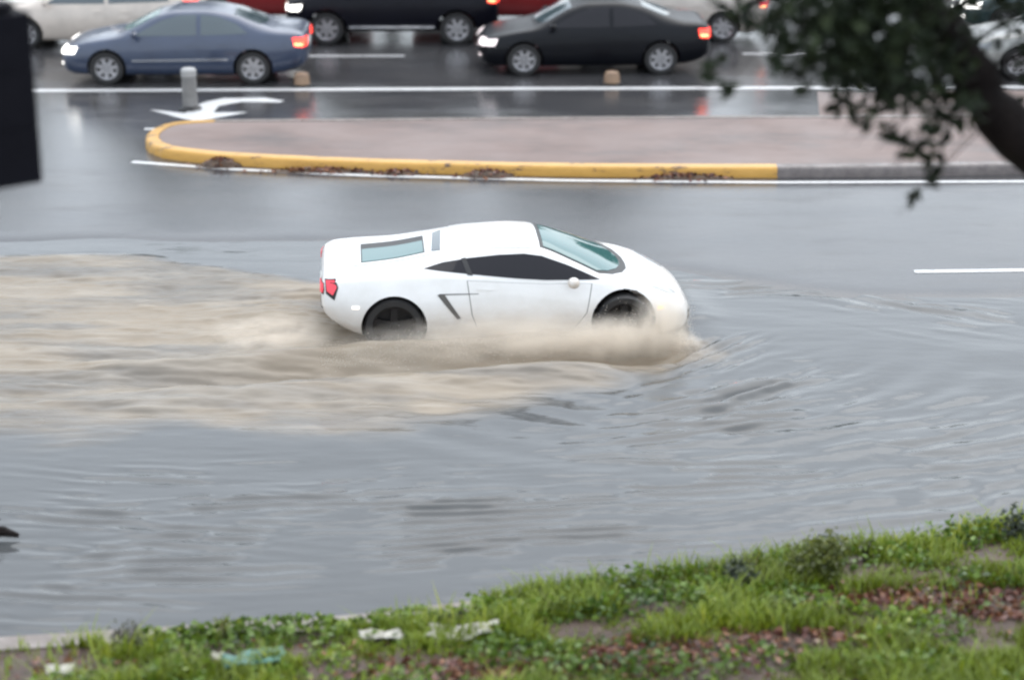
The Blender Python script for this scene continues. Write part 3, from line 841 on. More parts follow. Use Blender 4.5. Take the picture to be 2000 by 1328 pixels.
UWIN = ([(-.25, 1.12), (-.25, 1.60), (.12, 1.59), (.45, 1.47), (.80, 1.22), (.92, 1.10), (.5, 1.11)],
        [(-1.75, 1.15), (-1.70, 1.52), (-1.2, 1.59), (-.33, 1.61), (-.33, 1.12)])
def place(px, py, half_w=.9):                             # row of the near wheels, column of the car's middle
    p = at(px, py)
    d = (at(px, py-1)-p).normalized()
    Yc = p.y + half_w
    return Vector((p.x*Yc/p.y, Yc, 0))
PI = math.pi
road_car('sedan', 'steel blue sedan with lit headlights waiting behind the grey bollard', 'cars queued on the far carriageway', SED, place(372, 167), PI+R(1), M['blue_paint'], 1.0, win=SWIN, trim=.50)
road_car('sedan', 'black sedan with bright tail lights and silver wheels in the nearest far lane', 'cars queued on the far carriageway', SED, place(1155, 149), PI+R(3), M['black_paint'], .96, glass='glass', head='head_dim', win=SWIN)
road_car('suv', 'dark navy sport utility vehicle with silver running board behind the two sedans', 'cars queued on the far carriageway', SUV, place(771, 90), PI+R(.5), M['navy_paint'], 1.03, glass='glass', win=UWIN, axles=(-1.28, 1.30), wr=.355, hz=.80, tz=1.02, roof_rack=True, belt=1.10, roof=1.7, board=.40)
road_car('hatchback', 'cream hatchback behind the blue sedan, its nose at the left edge', 'cars queued on the far carriageway', HATCH, place(200, 98), PI+R(-1), paint('cream_car_paint', (.60, .52, .45), .3), 1.03, win=HWIN, axles=(-1.25, 1.32), tz=.98)
road_car('sedan', 'white sedan half hidden behind the rear of the black sedan', 'cars queued on the far carriageway', SED, place(1290, 84), PI+R(-1), M['cream_paint'], .95, win=SWIN, head='head_off', tail='tail_red')
road_car('hatchback', 'red car glimpsed between the blue sedan and the dark utility vehicle', 'cars queued on the far carriageway', HATCH, place(545, 48), PI, M['red_paint'], 1.0, win=HWIN, axles=(-1.25, 1.32), tz=.98, head='head_off', tail='tail_red')
road_car('hatchback', 'red car glimpsed over the bonnet of the black sedan', 'cars queued on the far carriageway', HATCH, place(1010, 50), PI, M['red_paint'], 1.0, win=HWIN, axles=(-1.25, 1.32), tz=.98, head='head_off', tail='tail_red')
road_car('sedan', 'dark green car with a lit headlight seen past the leaning tree', 'cars queued on the far carriageway', SED, place(2075, 72), PI, M['green_paint'], 1.0, win=SWIN, glass='glass')
road_car('sedan', 'pale silver car seen through gaps in the tree leaves', 'cars queued on the far carriageway', SED, place(2110, 158), PI, M['silver_paint'], 1.0, win=SWIN, head='head_off')

# ------------------------------------------------------------------ foliage helpers
def leaf_cloud(P0, size, rng, flat=0.0, aspect=.5, droop=None):
    """diamond leaves with a fold: P0 n x 3 centres, size n; returns V, Q (two triangles folded along the rib as quads of 4)"""
    n = len(P0)
    d = rng.normal(size=(n, 3)); d[:, 2] *= (1-flat)
    if droop is not None: d[:, 2] -= droop
    d /= np.linalg.norm(d, axis=1)[:, None]
    r = rng.normal(size=(n, 3)); r[:, 2] *= .5
    sdir = np.cross(d, r); sdir /= np.linalg.norm(sdir, axis=1)[:, None] + 1e-9
    nn = np.cross(sdir, d)
    sz = size[:, None]
    a = P0 - d*sz*.5
    b = P0 + d*sz*.5 - nn*sz*.08
    c = P0 + sdir*sz*aspect*.5 + nn*sz*.10
    e = P0 - sdir*sz*aspect*.5 + nn*sz*.10
    V = np.stack([a, c, b, e], 1).reshape(-1, 3)
    i = np.arange(n)[:, None]*4
    T = np.concatenate([i + np.array([[0, 1, 2]]), i + np.array([[0, 2, 3]])], 1).reshape(-1, 3)
    return V, T
def leaf_mat(name, stops, rough=.5, trans=.25, wet=.3):
    m = material(name, (.1, .1, .1), rough)
    a = N(m, 'ShaderNodeAttribute', attribute_name='tint')
    L(m, ramp(m, a.outputs['Fac'], stops), P(m).inputs['Base Color'])
    P(m).inputs['Coat Weight'].default_value = wet; P(m).inputs['Coat Roughness'].default_value = .2
    if trans:
        t = N(m, 'ShaderNodeBsdfTranslucent'); mx = N(m, 'ShaderNodeMixShader'); mx.inputs[0].default_value = trans
        L(m, ramp(m, a.outputs['Fac'], stops), t.inputs['Color'])
        L(m, P(m).outputs[0], mx.inputs[1]); L(m, t.outputs[0], mx.inputs[2])
        L(m, mx.outputs[0], m.node_tree.nodes['Material Output'].inputs['Surface'])
    return m
def tint(me, vals):
    a = me.attributes.new('tint', 'FLOAT', 'POINT')
    a.data.foreach_set('value', np.asarray(vals, np.float32))
M['grass'] = leaf_mat('grass_blades', [(0, (.13, .09, .015)), (.12, (.13, .14, .012)), (.4, (.165, .225, .014)), (.75, (.235, .305, .018)), (1, (.37, .38, .028))])
M['weed'] = leaf_mat('broad_weed_leaves', [(0, (.04, .075, .018)), (.35, (.09, .16, .02)), (.7, (.16, .25, .025)), (1, (.28, .33, .04))])
M['litter_leaf'] = leaf_mat('fallen_leaves', [(0, (.05, .02, .015)), (.35, (.15, .045, .03)), (.6, (.22, .10, .05)), (.85, (.30, .12, .05)), (1, (.42, .34, .26))], trans=0)
M['oak'] = leaf_mat('oak_leaves', [(0, (.007, .010, .006)), (.5, (.022, .032, .016)), (1, (.06, .076, .036))], trans=.12, wet=0)
P(M['oak']).inputs['Specular IOR Level'].default_value = .15
M['far_leaf'] = leaf_mat('far_tree_leaves', [(0, (.02, .035, .015)), (.5, (.04, .065, .025)), (1, (.07, .095, .035))], trans=.15, wet=0)
M['bark'] = noisy('wet_bark', [(.3, (.006, .004, .004)), (.6, (.014, .010, .009)), (.8, (.026, .019, .016))], 9, (.5, .9), 22, .9, .03, (1, 1, .3), spec=.15)

# ------------------------------------------------------------------ the leaning tree at the right
rng = np.random.default_rng(11)
tree = tag(empty('leaning_tree', (6.6, 12.7, .1)), 'dark leafy tree leaning in over the road from the right edge', 'tree')
def wp(px, py, Y): return atY(px, py, Y)
tr = Vector(tree.location)
limb = [Vector((6.6, 12.7, 0)), Vector((5.75, 12.75, 1.8)), Vector((4.6, 12.8, 3.8)), wp(1990, 268, 12.9), wp(1905, 150, 13.0), wp(1830, 40, 13.1), wp(1730, -120, 13.2), wp(1640, -330, 13.3), wp(1600, -560, 13.3)]
limb = smooth_line(limb, 4)
rad = list(np.interp(np.linspace(0, 1, len(limb)), [0, .3, .42, .65, .85, 1], [.26, .19, .150, .125, .07, .03]))
lr = [r*(1+.10*math.sin(i*2.1)+.06*math.sin(i*5.3)) for i, r in enumerate(rad)]
mb = MB(); mb.tube([p-tr for p in limb], lr, 14); mb.build('trunk', M['bark'], tree)
rootm = MB()
for k in range(5):
    a = k*1.26+.4
    rootm.tube([(.1*math.cos(a), .1*math.sin(a), .3), (.32*math.cos(a), .32*math.sin(a), .06), (.6*math.cos(a), .6*math.sin(a), -.05)], [.11, .08, .03], 7)
rootm.build('root_flare', M['bark'], tree)
clus = []                                                # (centre, radius, leaves)
def cl(px, py, Y, r, n): clus.append((wp(px, py, Y), r, n))
for px, py, r, n in [(1560, 20, .22, 150), (1600, 60, .24, 200), (1650, 20, .28, 320), (1640, 95, .22, 260), (1700, 60, .28, 380), (1690, 130, .22, 300), (1745, 110, .2, 220), (1765, 30, .28, 340),
                     (1800, 90, .22, 260), (1730, 160, .18, 200), (1650, 145, .14, 130), (1790, 165, .2, 220), (1840, 130, .2, 200), (1600, 115, .12, 70), (1690, -30, .3, 300), (1590, -40, .28, 260),
                     (1840, 190, .16, 130), (1880, 215, .13, 80), (1640, 205, .09, 26), (1668, 226, .08, 22), (1725, 205, .10, 40), (1780, 215, .11, 46), (1735, 262, .09, 26), (1775, 275, .09, 28),
                     (1822, 262, .10, 34), (1815, 310, .075, 22), (1822, 338, .06, 16), (1765, 300, .06, 12), (1850, 240, .1, 30), (1700, 240, .06, 12), (1535, 88, .09, 26), (1512, 120, .06, 9),
                     (1520, 30, .12, 40), (1480, 12, .08, 16), (1416, 172, .05, 6), (1405, 120, .05, 5), (1782, 385, .04, 4), (1900, 30, .2, 60), (1950, 15, .25, 90), (1440, 25, .09, 22), (1395, 140, .07, 14), (1470, 70, .08, 16), (1555, 140, .08, 18), (1575, 175, .06, 12), (1500, 55, .1, 24)]:
    cl(px, py, 12.2 + rng.uniform(-.5, .9), r, n)
for k in range(130):                                     # the crown goes on above the frame
    px, py = rng.uniform(1380, 2250), rng.uniform(-900, -40)
    clus.append((wp(px, py, rng.uniform(11.2, 15.2)), rng.uniform(.3, .55), 110))
for k in range(26):
    px, py = rng.uniform(2040, 2350), rng.uniform(-60, 150)
    clus.append((wp(px, py, rng.uniform(12, 14.5)), rng.uniform(.25, .4), 90))
PP, SS, TT_ = [], [], []
bm_ = MB()
lims = [p for p in limb[9:]]
for c, r, n in clus:
    n = max(5, int(n*.42)); r *= 1.12
    q = rng.normal(size=(n, 3)); q /= np.linalg.norm(q, axis=1)[:, None]
    q *= (rng.uniform(0, 1, n)**.45)[:, None]*r
    q[:, 2] *= .8
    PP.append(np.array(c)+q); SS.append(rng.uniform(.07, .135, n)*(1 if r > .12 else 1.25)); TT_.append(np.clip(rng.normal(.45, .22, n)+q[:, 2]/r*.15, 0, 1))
    j = min(lims, key=lambda p: (p-c).length + .35*max(0, c.z-p.z))
    mid = (j+c)/2 + Vector((rng.uniform(-.1, .1), rng.uniform(-.1, .1), .12*(j-c).length))
    bm_.tube([j-tr, mid-tr, c-tr, c-tr+(c-mid)*.25+Vector((0, 0, -.03))], [.028 if n > 40 else .007, .016 if n > 40 else .005, .007 if n > 40 else .003, .002], 5)
PP, SS, TT_ = np.concatenate(PP), np.concatenate(SS), np.concatenate(TT_)
V, T = leaf_cloud(PP-np.array(tr), SS, rng, .3, .5, .25)
me = fast_mesh('crown', V, T, False); tint(me, np.repeat(TT_, 4))
link('crown', me, M['oak'], tree)
bm_.build('branches', M['bark'], tree)

# ------------------------------------------------------------------ unseen trees added beyond the far pavement to darken the wet lanes
def far_tree(seed):
    rg = np.random.default_rng(seed)
    root = empty('unseen_tree')
    mb = MB()
    mb.tube([(0, 0, -.2), (.05, 0, 1.4), (-.05, .1, 2.6), (.1, 0, 4.2), (0, 0, 6)], [.24, .19, .17, .12, .04], 9)
    for k in range(7):
        a = k*.9+rg.uniform(0, .5); z = 2.2+.4*k
        mb.tube([(0, 0, z), (.9*math.cos(a), .9*math.sin(a), z+.8), (1.9*math.cos(a), 1.9*math.sin(a), z+1.3)], [.09, .06, .02], 6)
    mb.build('trunk', M['bark'], root)
    P_, S_, T_ = [], [], []
    for k in range(46):
        d = rg.normal(size=3); d /= np.linalg.norm(d)
        c = np.array([0, 0, 4.7]) + d*np.array([2.5, 2.5, 2.4])*rg.uniform(.35, 1)
        n = 150; q = rg.normal(size=(n, 3))*.42
        P_.append(c+q); S_.append(rg.uniform(.14, .30, n)); T_.append(np.clip(rg.normal(.45, .2, n)+d[2]*.15, 0, 1))
    V, T = leaf_cloud(np.concatenate(P_), np.concatenate(S_), rg, .2, .6)
    me = fast_mesh('crown', V, T, False); tint(me, np.repeat(np.concatenate(T_), 4))
    link('crown', me, M['far_leaf'], root)
    return root
proto = [far_tree(3), far_tree(4)]
for i, x in enumerate([-25, -19.5, -14, -8.6, -3.2, 2.4, 7.8, 13, 18.6, 24]):
    src = proto[i % 2]
    if i < 2: o = src
    else:
        o = src.copy(); col.objects.link(o)
        for ch in src.children:
            c = ch.copy(); col.objects.link(c); c.parent = o
    o.location = (x+random.uniform(-.8, .8), 54.5+random.uniform(-1, 1.5), .1)
    o.rotation_euler = (0, 0, i*1.3); k = random.uniform(.9, 1.06) if x < 3 else random.uniform(.55, .66); o.scale = (k, k, k)  # taller on the left, so the added trees darken more road there
    tag(o, 'green tree added out of view beyond the far pavement to darken the wet lanes', 'tree', 'unseen trees added to darken the wet lanes')

# ------------------------------------------------------------------ grass verge
rng = np.random.default_rng(5)
n = 190000
gx = rng.uniform(-6.5, 7.5, n); gt = rng.uniform(-.34, 4.2, n); gt = np.where(gt < 0, gt*sstep(-1.6, .6, gx), gt)
gy = kerb_y(gx)-.3-gt
pxv = 1000 + FPX*gx/(gy*ct + CAM_H*st)                    # only used to thin the grass where the bare ground shows in the photo
def bare(x, y, cx, cy, rx, ry):
    c = at(cx, cy, .1); return np.exp(-((x-c.x)/rx)**2 - ((y-c.y)/ry)**2)
B = np.zeros(n)
for b_ in [(1900, 1185, 1.3, .30), (1720, 1190, .6, .18), (1300, 1290, 1.0, .25), (1150, 1310, .7, .2), (930, 1325, .7, .2), (1560, 1265, .8, .22), (60, 1300, .75, .7), (880, 1205, .35, .10),
           (1400, 1155, .35, .10), (250, 1250, .3, .2), (1800, 1320, .5, .12), (640, 1320, .4, .1)]:
    B = np.maximum(B, bare(gx, gy, *b_))
dens = fbm(gx*1.6, gy*2.4, 13, 3)
keep = (rng.uniform(0, 1, n) < np.clip((dens-.22)*3.2, .10, 1)*(1-.97*sstep(.25, .7, B)))
gx, gt, gy, dens = gx[keep], gt[keep], gy[keep], dens[keep]; n = len(gx)
gz = verge_z(gx, np.maximum(gt, 0))
hgt = rng.gamma(5, .0135, n)*(.25+1.5*sstep(.3, .7, dens))
az = rng.uniform(0, 2*PI, n); lean = rng.uniform(.25, 1.1, n); wd = rng.uniform(.005, .012, n)
dx, dy = np.cos(az), np.sin(az)
b0 = np.stack([gx-dy*wd, gy+dx*wd, gz-.01], -1); b1 = np.stack([gx+dy*wd, gy-dx*wd, gz-.01], -1)
m0 = np.stack([gx-dy*wd*.8+dx*hgt*lean*.3, gy+dx*wd*.8+dy*hgt*lean*.3, gz+hgt*.6], -1); m1 = np.stack([gx+dy*wd*.8+dx*hgt*lean*.3, gy-dx*wd*.8+dy*hgt*lean*.3, gz+hgt*.6], -1)
tp = np.stack([gx+dx*hgt*lean, gy+dy*hgt*lean, gz+hgt], -1)
V = np.stack([b0, b1, m1, m0, tp], 1).reshape(-1, 3)
i = np.arange(n)[:, None]*5
T = np.concatenate([i+np.array([[0, 1, 2]]), i+np.array([[0, 2, 3]]), i+np.array([[3, 2, 4]])], 1).reshape(-1, 3)
me = fast_mesh('grass', V, T, False)
tint(me, np.repeat(np.clip(.25+.75*fbm(gx*1.1, gy*1.6, 17, 3)-.1+rng.normal(0, .16, n), 0, 1), 5))
tag(link('grass', me, M['grass']), 'short bright green grass covering the near verge', 'grass', kind='stuff')
# broad-leaved weeds in patches
n = 40000
wx = rng.uniform(-6.5, 7.5, n); wt = rng.uniform(-.3, 4.2, n); wt = np.where(wt < 0, wt*sstep(-1.4, .8, wx), wt); wy = kerb_y(wx)-.3-wt
B = np.zeros(n)
for b_ in [(1900, 1185, 1.2, .28), (1720, 1190, .6, .18), (1300, 1290, .9, .22), (60, 1300, .75, .7), (930, 1325, .6, .2)]: B = np.maximum(B, bare(wx, wy, *b_))
d2 = fbm(wx*1.2+9, wy*1.9, 23, 3)
keep = (rng.uniform(0, 1, n) < sstep(.40, .58, d2)*(1-sstep(.3, .75, B)))
wx, wt, wy, d2 = wx[keep], wt[keep], wy[keep], d2[keep]; n = len(wx)
zz = verge_z(wx, np.maximum(wt, 0)) + rng.uniform(.01, .11, n)*sstep(.4, .7, d2)*1.6
V, T = leaf_cloud(np.stack([wx, wy, zz], -1), rng.uniform(.04, .085, n), rng, .75, .75)
me = fast_mesh('weeds', V, T, False); tint(me, np.repeat(np.clip(rng.normal(.5, .2, n)+(fbm(wx, wy, 29, 2)-.5), 0, 1), 4))
tag(link('weeds', me, M['weed']), 'broad-leaved green weeds growing among the verge grass', 'weeds', kind='stuff')
# fallen leaves on the bare patches
Pn = []
for cx, cy, rx, ry, k in [(1900, 1185, 1.2, .28, 420), (1720, 1185, .6, .2, 260), (1300, 1290, .9, .25, 380), (1150, 1310, .7, .25, 260), (930, 1320, .7, .2, 300), (1560, 1260, .8, .2, 200), (880, 1205, .3, .1, 80), (100, 1300, .7, .4, 60), (650, 1300, 1.5, .3, 120), (1950, 1215, .3, .1, 90)]:
    c = at(cx, cy, .1); q = rng.normal(size=(k, 2))*.6
    Pn.append(np.stack([c.x+q[:, 0]*rx, c.y+q[:, 1]*ry], -1))
Pn = np.concatenate(Pn); tl_ = kerb_y(Pn[:, 0])-.3-Pn[:, 1]; Pn = Pn[tl_ > .05]; tl_ = tl_[tl_ > .05]
V, T = leaf_cloud(np.stack([Pn[:, 0], Pn[:, 1], verge_z(Pn[:, 0], tl_)+.018+rng.uniform(0, .02, len(Pn))], -1), rng.uniform(.04, .10, len(Pn)), rng, .88, .65)
me = fast_mesh('fallen_leaves', V, T, False); tint(me, np.repeat(rng.beta(1.6, 1.8, len(Pn)), 4))
tag(link('fallen_leaves', me, M['litter_leaf']), 'wet red and brown fallen leaves lying on the bare earth', 'leaves', kind='stuff')

# ------------------------------------------------------------------ small plants, rock and litter on the verge
def on_verge(px, py):
    p = at(px, py, .12)
    t = max(0.0, float(kerb_y(p.x))-.3-p.y)
    return Vector((p.x, p.y, float(verge_z(np.array(p.x), np.array(t)))))
def shrub(px, py, r, hgt, n, mat, label, seed, name='shrub', leaf=(.03, .07), stalks=7):
    rg = np.random.default_rng(seed)
    p = on_verge(px, py)
    o = tag(empty(name, p), label, 'plant')
    mb = MB(); P_ = []
    for k in range(stalks):
        a = rg.uniform(0, 2*PI); q = r*rg.uniform(.2, .85); hh = hgt*rg.uniform(.6, 1)
        e = Vector((q*math.cos(a), q*math.sin(a), hh))
        mb.tube([(0, 0, -.03), (e.x*.35, e.y*.35, hh*.55), e], [.012, .009, .003], 5)
        k_ = n//stalks
        t = rg.uniform(.25, 1.05, k_)[:, None]
        P_.append(np.array(e)*t*np.array([1, 1, 1]) + rg.normal(size=(k_, 3))*np.array([r*.26, r*.26, hgt*.14]))
    mb.build('stem', M['bark'], o)
    P_ = np.concatenate(P_); P_[:, 2] = np.abs(P_[:, 2])+.01
    V, T = leaf_cloud(P_, rg.uniform(*leaf, len(P_)), rg, .3, .6)
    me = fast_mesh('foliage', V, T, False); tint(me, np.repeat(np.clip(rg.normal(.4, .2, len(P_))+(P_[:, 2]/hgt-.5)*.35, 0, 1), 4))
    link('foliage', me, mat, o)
    return o
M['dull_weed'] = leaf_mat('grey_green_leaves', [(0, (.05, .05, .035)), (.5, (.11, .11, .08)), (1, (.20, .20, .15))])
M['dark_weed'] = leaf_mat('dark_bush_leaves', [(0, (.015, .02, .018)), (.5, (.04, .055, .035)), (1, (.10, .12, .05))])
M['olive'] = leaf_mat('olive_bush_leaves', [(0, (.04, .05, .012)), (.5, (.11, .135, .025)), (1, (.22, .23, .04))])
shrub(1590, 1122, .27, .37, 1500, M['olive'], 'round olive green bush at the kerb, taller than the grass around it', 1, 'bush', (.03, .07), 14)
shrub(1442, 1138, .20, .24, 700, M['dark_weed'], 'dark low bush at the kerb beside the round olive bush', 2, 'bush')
shrub(255, 1262, .20, .26, 240, M['dull_weed'], 'grey-green straggly weed hanging over the kerb near the bare earth', 3, 'weed_plant', (.03, .06))
shrub(880, 1214, .16, .12, 120, M['dark_weed'], 'small dark weed at the kerb above the pale litter', 4, 'weed_plant')
shrub(1985, 1045, .3, .30, 300, M['dark_weed'], 'dark leafy bush at the right end of the kerb', 5, 'bush')
shrub(1690, 1085, .09, .26, 40, M['dull_weed'], 'thin grey weed standing just beyond the round olive bush', 6, 'weed_plant', (.02, .04), 4)
p = on_verge(438, 1262)
o = tag(empty('weed_stalk', p), 'single tall brown weed stalk rising above the kerb', 'plant')
mb = MB(); mb.tube([(0, 0, -.02), (.01, 0, .15), (-.01, .02, .30)], [.012, .009, .004], 6); mb.build('stem', M['bark'], o)
rg = np.random.default_rng(8)
P_ = np.stack([rg.normal(0, .035, 90), rg.normal(0, .035, 90), rg.uniform(.05, .32, 90)], -1)
V, T = leaf_cloud(P_, rg.uniform(.02, .05, 90), rg, .2, .5); me = fast_mesh('foliage', V, T, False); tint(me, np.repeat(rg.uniform(0, .25, 90), 4))
link('foliage', me, M['grass'], o)

def crumple(name, px, py, lx, ly, hgt, mat, label, seed, cat='litter', rz=0.0):
    p = on_verge(px, py)
    nx, ny = 16, 9
    u, v = np.meshgrid(np.linspace(-1, 1, nx), np.linspace(-1, 1, ny))
    e = .75+.5*vnoise(np.arctan2(v, u)*1.7+9, u*0, seed)
    xx = u*lx/2*e; yy = v*ly/2*e
    zz = hgt*(fbm(u*1.9+seed, v*1.9, seed, 3)*1.3-.15) + .03
    Vt = np.stack([xx, yy, zz], -1).reshape(-1, 3); Vb = Vt.copy(); Vb[:, 2] -= .006
    Q = grid_quads(nx, ny); k = nx*ny
    rim = list(range(nx)) + list(range(2*nx-1, k, nx)) + list(range(k-2, k-nx-1, -1)) + list(range(k-2*nx, 0, -nx))
    side = np.array([(rim[i], rim[i-1], rim[i-1]+k, rim[i]+k) for i in range(len(rim))])
    me = fast_mesh(name, np.concatenate([Vt, Vb]), np.concatenate([Q, Q[:, ::-1]+k, side]))
    o = link(name, me, mat); o.location = p; o.rotation_euler = (0, 0, rz)
    return tag(o, label, cat)
M['paper'] = noisy('wet_paper', [(.3, (.36, .34, .28)), (.7, (.50, .48, .42))], 8, (.4, .7), 20, .3, .01)
M['teal'] = noisy('teal_plastic', [(.3, (.04, .13, .10)), (.7, (.08, .21, .165))], 6, (.15, .35), 12, .4, .02)
crumple('paper_scrap', 748, 1248, .33, .16, .09, M['paper'], 'short white paper scrap lying in the grass', 1, rz=.05)
crumple('paper_scrap', 905, 1240, .56, .17, .10, M['paper'], 'longest white paper strip lying in the grass', 2, rz=.12)
crumple('paper_scrap', 428, 1287, .16, .12, .07, M['paper'], 'small pale paper scrap beside the teal plastic bag', 3, rz=-.3)
crumple('paper_scrap', 118, 1324, .20, .12, .05, M['paper'], 'pale paper scrap on the bare earth at the bottom edge', 4, rz=.1)
crumple('plastic_bag', 495, 1298, .50, .22, .09, M['teal'], 'flattened teal plastic bag half buried in the grass', 5, 'bag', rz=.22)
# soaked branch stub poking out of the water at the left edge
p = at(-6, 1052, 0)
mb = MB(); mb.tube([(-.5, -.04, -.06), (-.2, 0, .05), (.06, .02, .07), (.2, .03, .02)], [.05, .055, .05, .02], 9); mb.tube([(-.1, 0, .06), (-.02, .02, .16), (.04, .03, .19)], [.022, .016, .006], 6)
o = mb.build('driftwood', M['bark']); o.location = p
tag(o, 'dark waterlogged branch stub floating at the left edge', 'branch')

# ------------------------------------------------------------------ debris along the yellow kerb
def mound(px, py, lx, ly, hgt, label, seed):
    p = at(px, py)
    nx, ny = 26, 10
    u, v = np.meshgrid(np.linspace(-1, 1, nx), np.linspace(-1, 1, ny))
    rr = np.clip(1-(u*u+v*v), 0, 1)**.6
    zz = hgt*rr*(.5+.9*fbm(u*3+seed, v*2, seed, 4))-.006
    me = fast_mesh('leaf_pile', np.stack([u*lx/2, v*ly/2, zz], -1).reshape(-1, 3), grid_quads(nx, ny))
    o = empty('leaf_pile', p); tag(o, label, 'debris')
    link('muck', me, M['silt'], o)
    rg = np.random.default_rng(seed); k = int(70*lx)+12
    q = np.stack([rg.normal(0, lx*.28, k), rg.normal(0, ly*.28, k), np.zeros(k)], -1)
    q[:, 2] = hgt*np.clip(1-(q[:, 0]/lx*2)**2-(q[:, 1]/ly*2)**2, 0, 1)*.9+.02
    V, T = leaf_cloud(q, rg.uniform(.05, .11, k), rg, .7, .6); m2 = fast_mesh('leaves', V, T, False); tint(m2, np.repeat(rg.uniform(0, .8, k), 4))
    link('leaves', m2, M['litter_leaf'], o)
mound(432, 325, .70, .34, .13, 'brown heap of sodden leaves against the curved end of the yellow kerb', 1)
mound(640, 336, 1.9, .24, .05, 'long thin smear of brown muck along the yellow kerb', 2)
mound(952, 345, .85, .34, .10, 'dark oval clump of leaves against the middle of the yellow kerb', 3)
mound(780, 341, .7, .24, .06, 'low leaf muck at the yellow kerb between the long smear and oval clump', 4)
mound(1345, 350, 1.5, .26, .07, 'brown muck at the kerb near where the yellow paint ends', 5)

# ------------------------------------------------------------------ bollard and two stubs in the far lanes
M['bollard'] = noisy('weathered_grey_plastic', [(.3, (.15, .145, .14)), (.7, (.23, .22, .21))], 5, (.35, .6))
M['bollard_cap'] = material('pale_reflective_band', (.36, .35, .34), .35)
M['stub'] = noisy('tan_rubber', [(.3, (.20, .125, .08)), (.7, (.32, .21, .13))], 6, (.4, .7))
p = at(372, 214)
b_ = tag(empty('bollard', p), 'grey upright bollard beside the white turn arrow in front of the blue sedan', 'bollard')
mb = MB(); mb.lathe([(.20, .006), (.20, .03), (.15, .06), (.15, .07)], 'z', n=20); mb.build('base', M['trim'], b_)
mb = MB(); mb.lathe([(.135, .065), (.132, .60), (.125, .68)], 'z', n=20); mb.build('post', M['bollard'], b_)
mb = MB(); mb.lathe([(.138, .60), (.138, .70), (.11, .735), (.04, .745)], 'z', n=20); mb.build('cap', M['bollard_cap'], b_)
for px, py, lab in ((590, 169, 'short tan marker stub on the road behind the blue sedan'), (1195, 166, 'short tan marker stub on the road in front of the black sedan')):
    p = at(px, py)
    b_ = tag(empty('marker_stub', p), lab, 'marker', 'tan marker stubs on the lane line')
    mb = MB(); mb.box((0, 0, .025), (.36, .26, .04), 0, .012); mb.build('base', M['trim'], b_)
    mb = MB(); mb.lathe([(.15, .045), (.14, .18), (.12, .24), (.05, .26)], 'z', n=16); mb.build('post', M['stub'], b_)

# ------------------------------------------------------------------ traffic signal seen from behind at the left edge
cnr = atY(84, 357, 12.1)
a = R(38); e1 = Vector((math.cos(a), math.sin(a), 0)); nb_ = Vector((math.sin(a), -math.cos(a), 0))
cen = cnr - e1*.18 - nb_*.11
M['signal'] = noisy('black_signal_housing', [(.3, (.003, .003, .006)), (.7, (.006, .006, .010))], 4, (.6, .8), spec=.15)
M['pole'] = noisy('galvanised_pole', [(.3, (.16, .165, .17)), (.7, (.26, .265, .27))], 6, (.35, .6))
sig = tag(empty('traffic_signal', (cen.x, cen.y, cnr.z), a), 'black traffic signal housing seen from behind at the left edge', 'signal')
for k in range(3):
    z = .175+.345*k
    mb = MB(); mb.box((0, 0, z), (.36, .22, .3448), 0, .006); hs_ = mb.build('section', M['signal'], sig, True, 25)
    mb = MB(); mb.box((0, .125, z), (.34, .028, .32), 0, .010); mb.build('door', M['signal'], hs_)
    mb = MB(); mb.lathe([(.145, .14), (.145, .16), (.10, .175), (.02, .18)][::-1], 'y', (0, 0, z), 22)
    mb.build('lens', material('signal_lens', [(.02, .12, .08), (.20, .12, .01), (.18, .01, .01)][k], .15), hs_)
    mb = MB(); V_, F_ = [], []
    for i in range(15):
        q = R(-30+240*i/14)
        for rr, yy in ((.155, .135), (.155, .40-.10*(i/14-.5)**2), (.149, .40-.10*(i/14-.5)**2), (.149, .135)): V_.append((rr*math.cos(q), yy, z+rr*math.sin(q)))
    for i in range(14):
        for j in range(4): F_.append((i*4+j, i*4+(j+1) % 4, i*4+4+(j+1) % 4, i*4+4+j))
    mb.add(V_, F_); mb.build('visor', M['signal'], hs_)
mb = MB(); mb.box((-.02, .0, 1.075), (.26, .16, .06), 0, .02); mb.lathe([(.05, 1.09), (.05, 1.13), (.03, 1.145)], 'z', (-.06, 0, 0), 12); mb.build('top_cap', M['signal'], sig)
pole_w = Vector((cen.x-1.35, cen.y-.05, 0))
Rm = Matrix.Rotation(-a, 3, 'Z')
for z in (.10, .95):
    q = Rm @ (Vector((pole_w.x, pole_w.y, 0))-Vector((cen.x, cen.y, 0)))
    mb = MB(); mb.tube([(-.17, 0, z), (-.3, q.y*.15, z), (q.x, q.y, z)], .022, 8); mb.build('bracket', M['signal'], sig)
pz = .35
po = tag(empty('signal_pole', (pole_w.x, pole_w.y, 0)), 'galvanised pole carrying the black traffic signal beyond the left edge', 'pole')
mb = MB(); mb.lathe([(.19, -.1), (.19, .42), (.12, .48), (.085, .55)], 'z', n=18); mb.build('base', M['pole'], po)
mb = MB(); mb.lathe([(.085, .5), (.07, 6.6), (.02, 6.66)], 'z', n=16); mb.build('shaft', M['pole'], po)

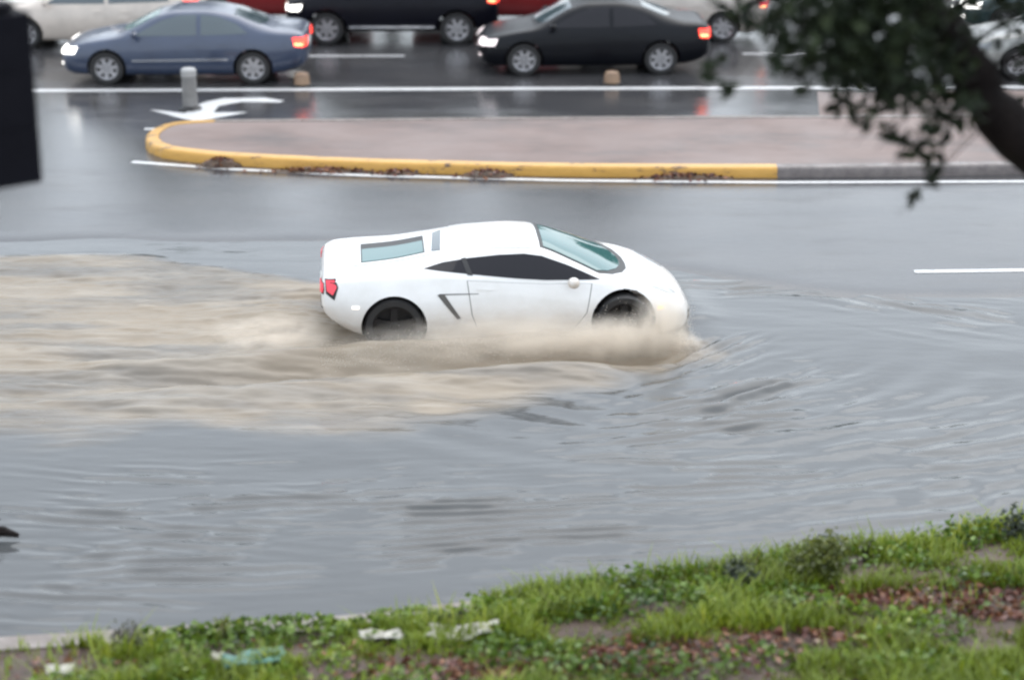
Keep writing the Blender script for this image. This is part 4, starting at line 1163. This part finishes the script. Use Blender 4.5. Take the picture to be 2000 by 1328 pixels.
# ------------------------------------------------------------------ spray thrown up by the car
M['spray'] = leaf_mat('muddy_spray', [(0, (.70, .64, .56)), (1, (.86, .81, .74))], .4, .45, 0)
cM = Matrix.Translation((CAR_C.x, CAR_C.y, 0)) @ Matrix.Rotation(CAR_YAW, 4, 'Z')
def droplets(label, n, fn, seed, size=(.0012, .0030)):
    """fn(rng, n) gives u, w, z in the car's frame"""
    rg = np.random.default_rng(seed)
    u, w, z = fn(rg, n)
    ok = z > -.02
    u, w, z = u[ok], w[ok], z[ok]; n = len(u)
    q = np.stack([u, -w, z, np.ones(n)], -1) @ np.array(cM).T
    sz = rg.uniform(*size, n)*rg.uniform(.6, 1.4, n)
    O = np.array([(1, 1, 1), (-1, -1, 1), (-1, 1, -1), (1, -1, -1)], float)*.9
    st_ = np.stack([sz*rg.uniform(1, 2.6, n), sz, sz], -1)
    V = (q[:, None, :3] + O[None]*st_[:, None, :]).reshape(-1, 3)
    T0 = np.array([(0, 2, 1), (0, 1, 3), (0, 3, 2), (1, 2, 3)])
    T = (np.arange(n)[:, None, None]*4 + T0[None]).reshape(-1, 3)
    me = fast_mesh('spray', V, T); tint(me, np.repeat(rg.uniform(0, 1, n), 4))
    return tag(link('spray', me, M['spray']), label, 'spray', kind='stuff')
m = M['mist'] = bpy.data.materials.new('muddy_mist'); m.use_nodes = True
nt = m.node_tree; nt.nodes.clear()
out = nt.nodes.new('ShaderNodeOutputMaterial'); pv = nt.nodes.new('ShaderNodeVolumePrincipled')
pv.inputs['Color'].default_value = (.955, .885, .79, 1); pv.inputs['Anisotropy'].default_value = .0
tc = nt.nodes.new('ShaderNodeTexCoord')
ln = nt.nodes.new('ShaderNodeVectorMath'); ln.operation = 'LENGTH'; L(m, tc.outputs['Object'], ln.inputs[0])
fall = ramp(m, ln.outputs['Value'], [(0, 1.0), (.45, .55), (.8, .10), (.98, 0.0)])
nz = ramp(m, noise(m, 2.2, 4, .65, (1, 1, .6)), [(.36, .0), (.66, 1.0)])
mu = nt.nodes.new('ShaderNodeMath'); mu.operation = 'MULTIPLY'; L(m, fall, mu.inputs[0]); L(m, nz, mu.inputs[1])
m2 = nt.nodes.new('ShaderNodeMath'); m2.operation = 'MULTIPLY'; m2.inputs[1].default_value = 10.5; L(m, mu.outputs[0], m2.inputs[0])
L(m, m2.outputs[0], pv.inputs['Density']); L(m, pv.outputs[0], out.inputs['Volume'])
mb = MB(); mb.lathe([(math.sin(PI*i/12), -math.cos(PI*i/12)) for i in range(1, 12)], 'z', n=20)
ball = mesh('spray', mb.V, mb.F); ball.materials.append(M['mist'])
def mist(label, u, w, z, ru, rw, rz_, lean=0.0):
    o = link('spray', ball)
    o.location = cM @ Vector((u, -w, z)); o.scale = (ru, rw, rz_); o.rotation_euler = (lean, 0, CAR_YAW)
    return tag(o, label, 'spray', kind='stuff')
mist('tall pale curtain of muddy spray in front of the front wheel of the white car', 1.70, 1.32, .22, .40, .34, .70)
mist('small pale burst of spray ahead of the nose of the white car', 1.98, 1.25, .02, .26, .32, .17)
mist('long low veil of muddy spray along the sill of the white car', -.1, 1.36, .08, 2.3, .46, .42)
mist('low muddy spray trailing behind the tail of the white car', -2.9, .6, .02, 1.0, .9, .15)
def veil(g, n):
    u = g.uniform(-2.3, 2.1, n)
    return u, 1.16+np.abs(g.normal(0, .25, n)), np.abs(g.normal(0, 1, n))*(.05+.04*(u+2.3))
mist('low tan spray thrown out beside the front wheel arch of the white car', 1.15, 1.40, .09, .85, .36, .40)
droplets('fine scattered drops flying beside the white car', 9000, veil, 3)
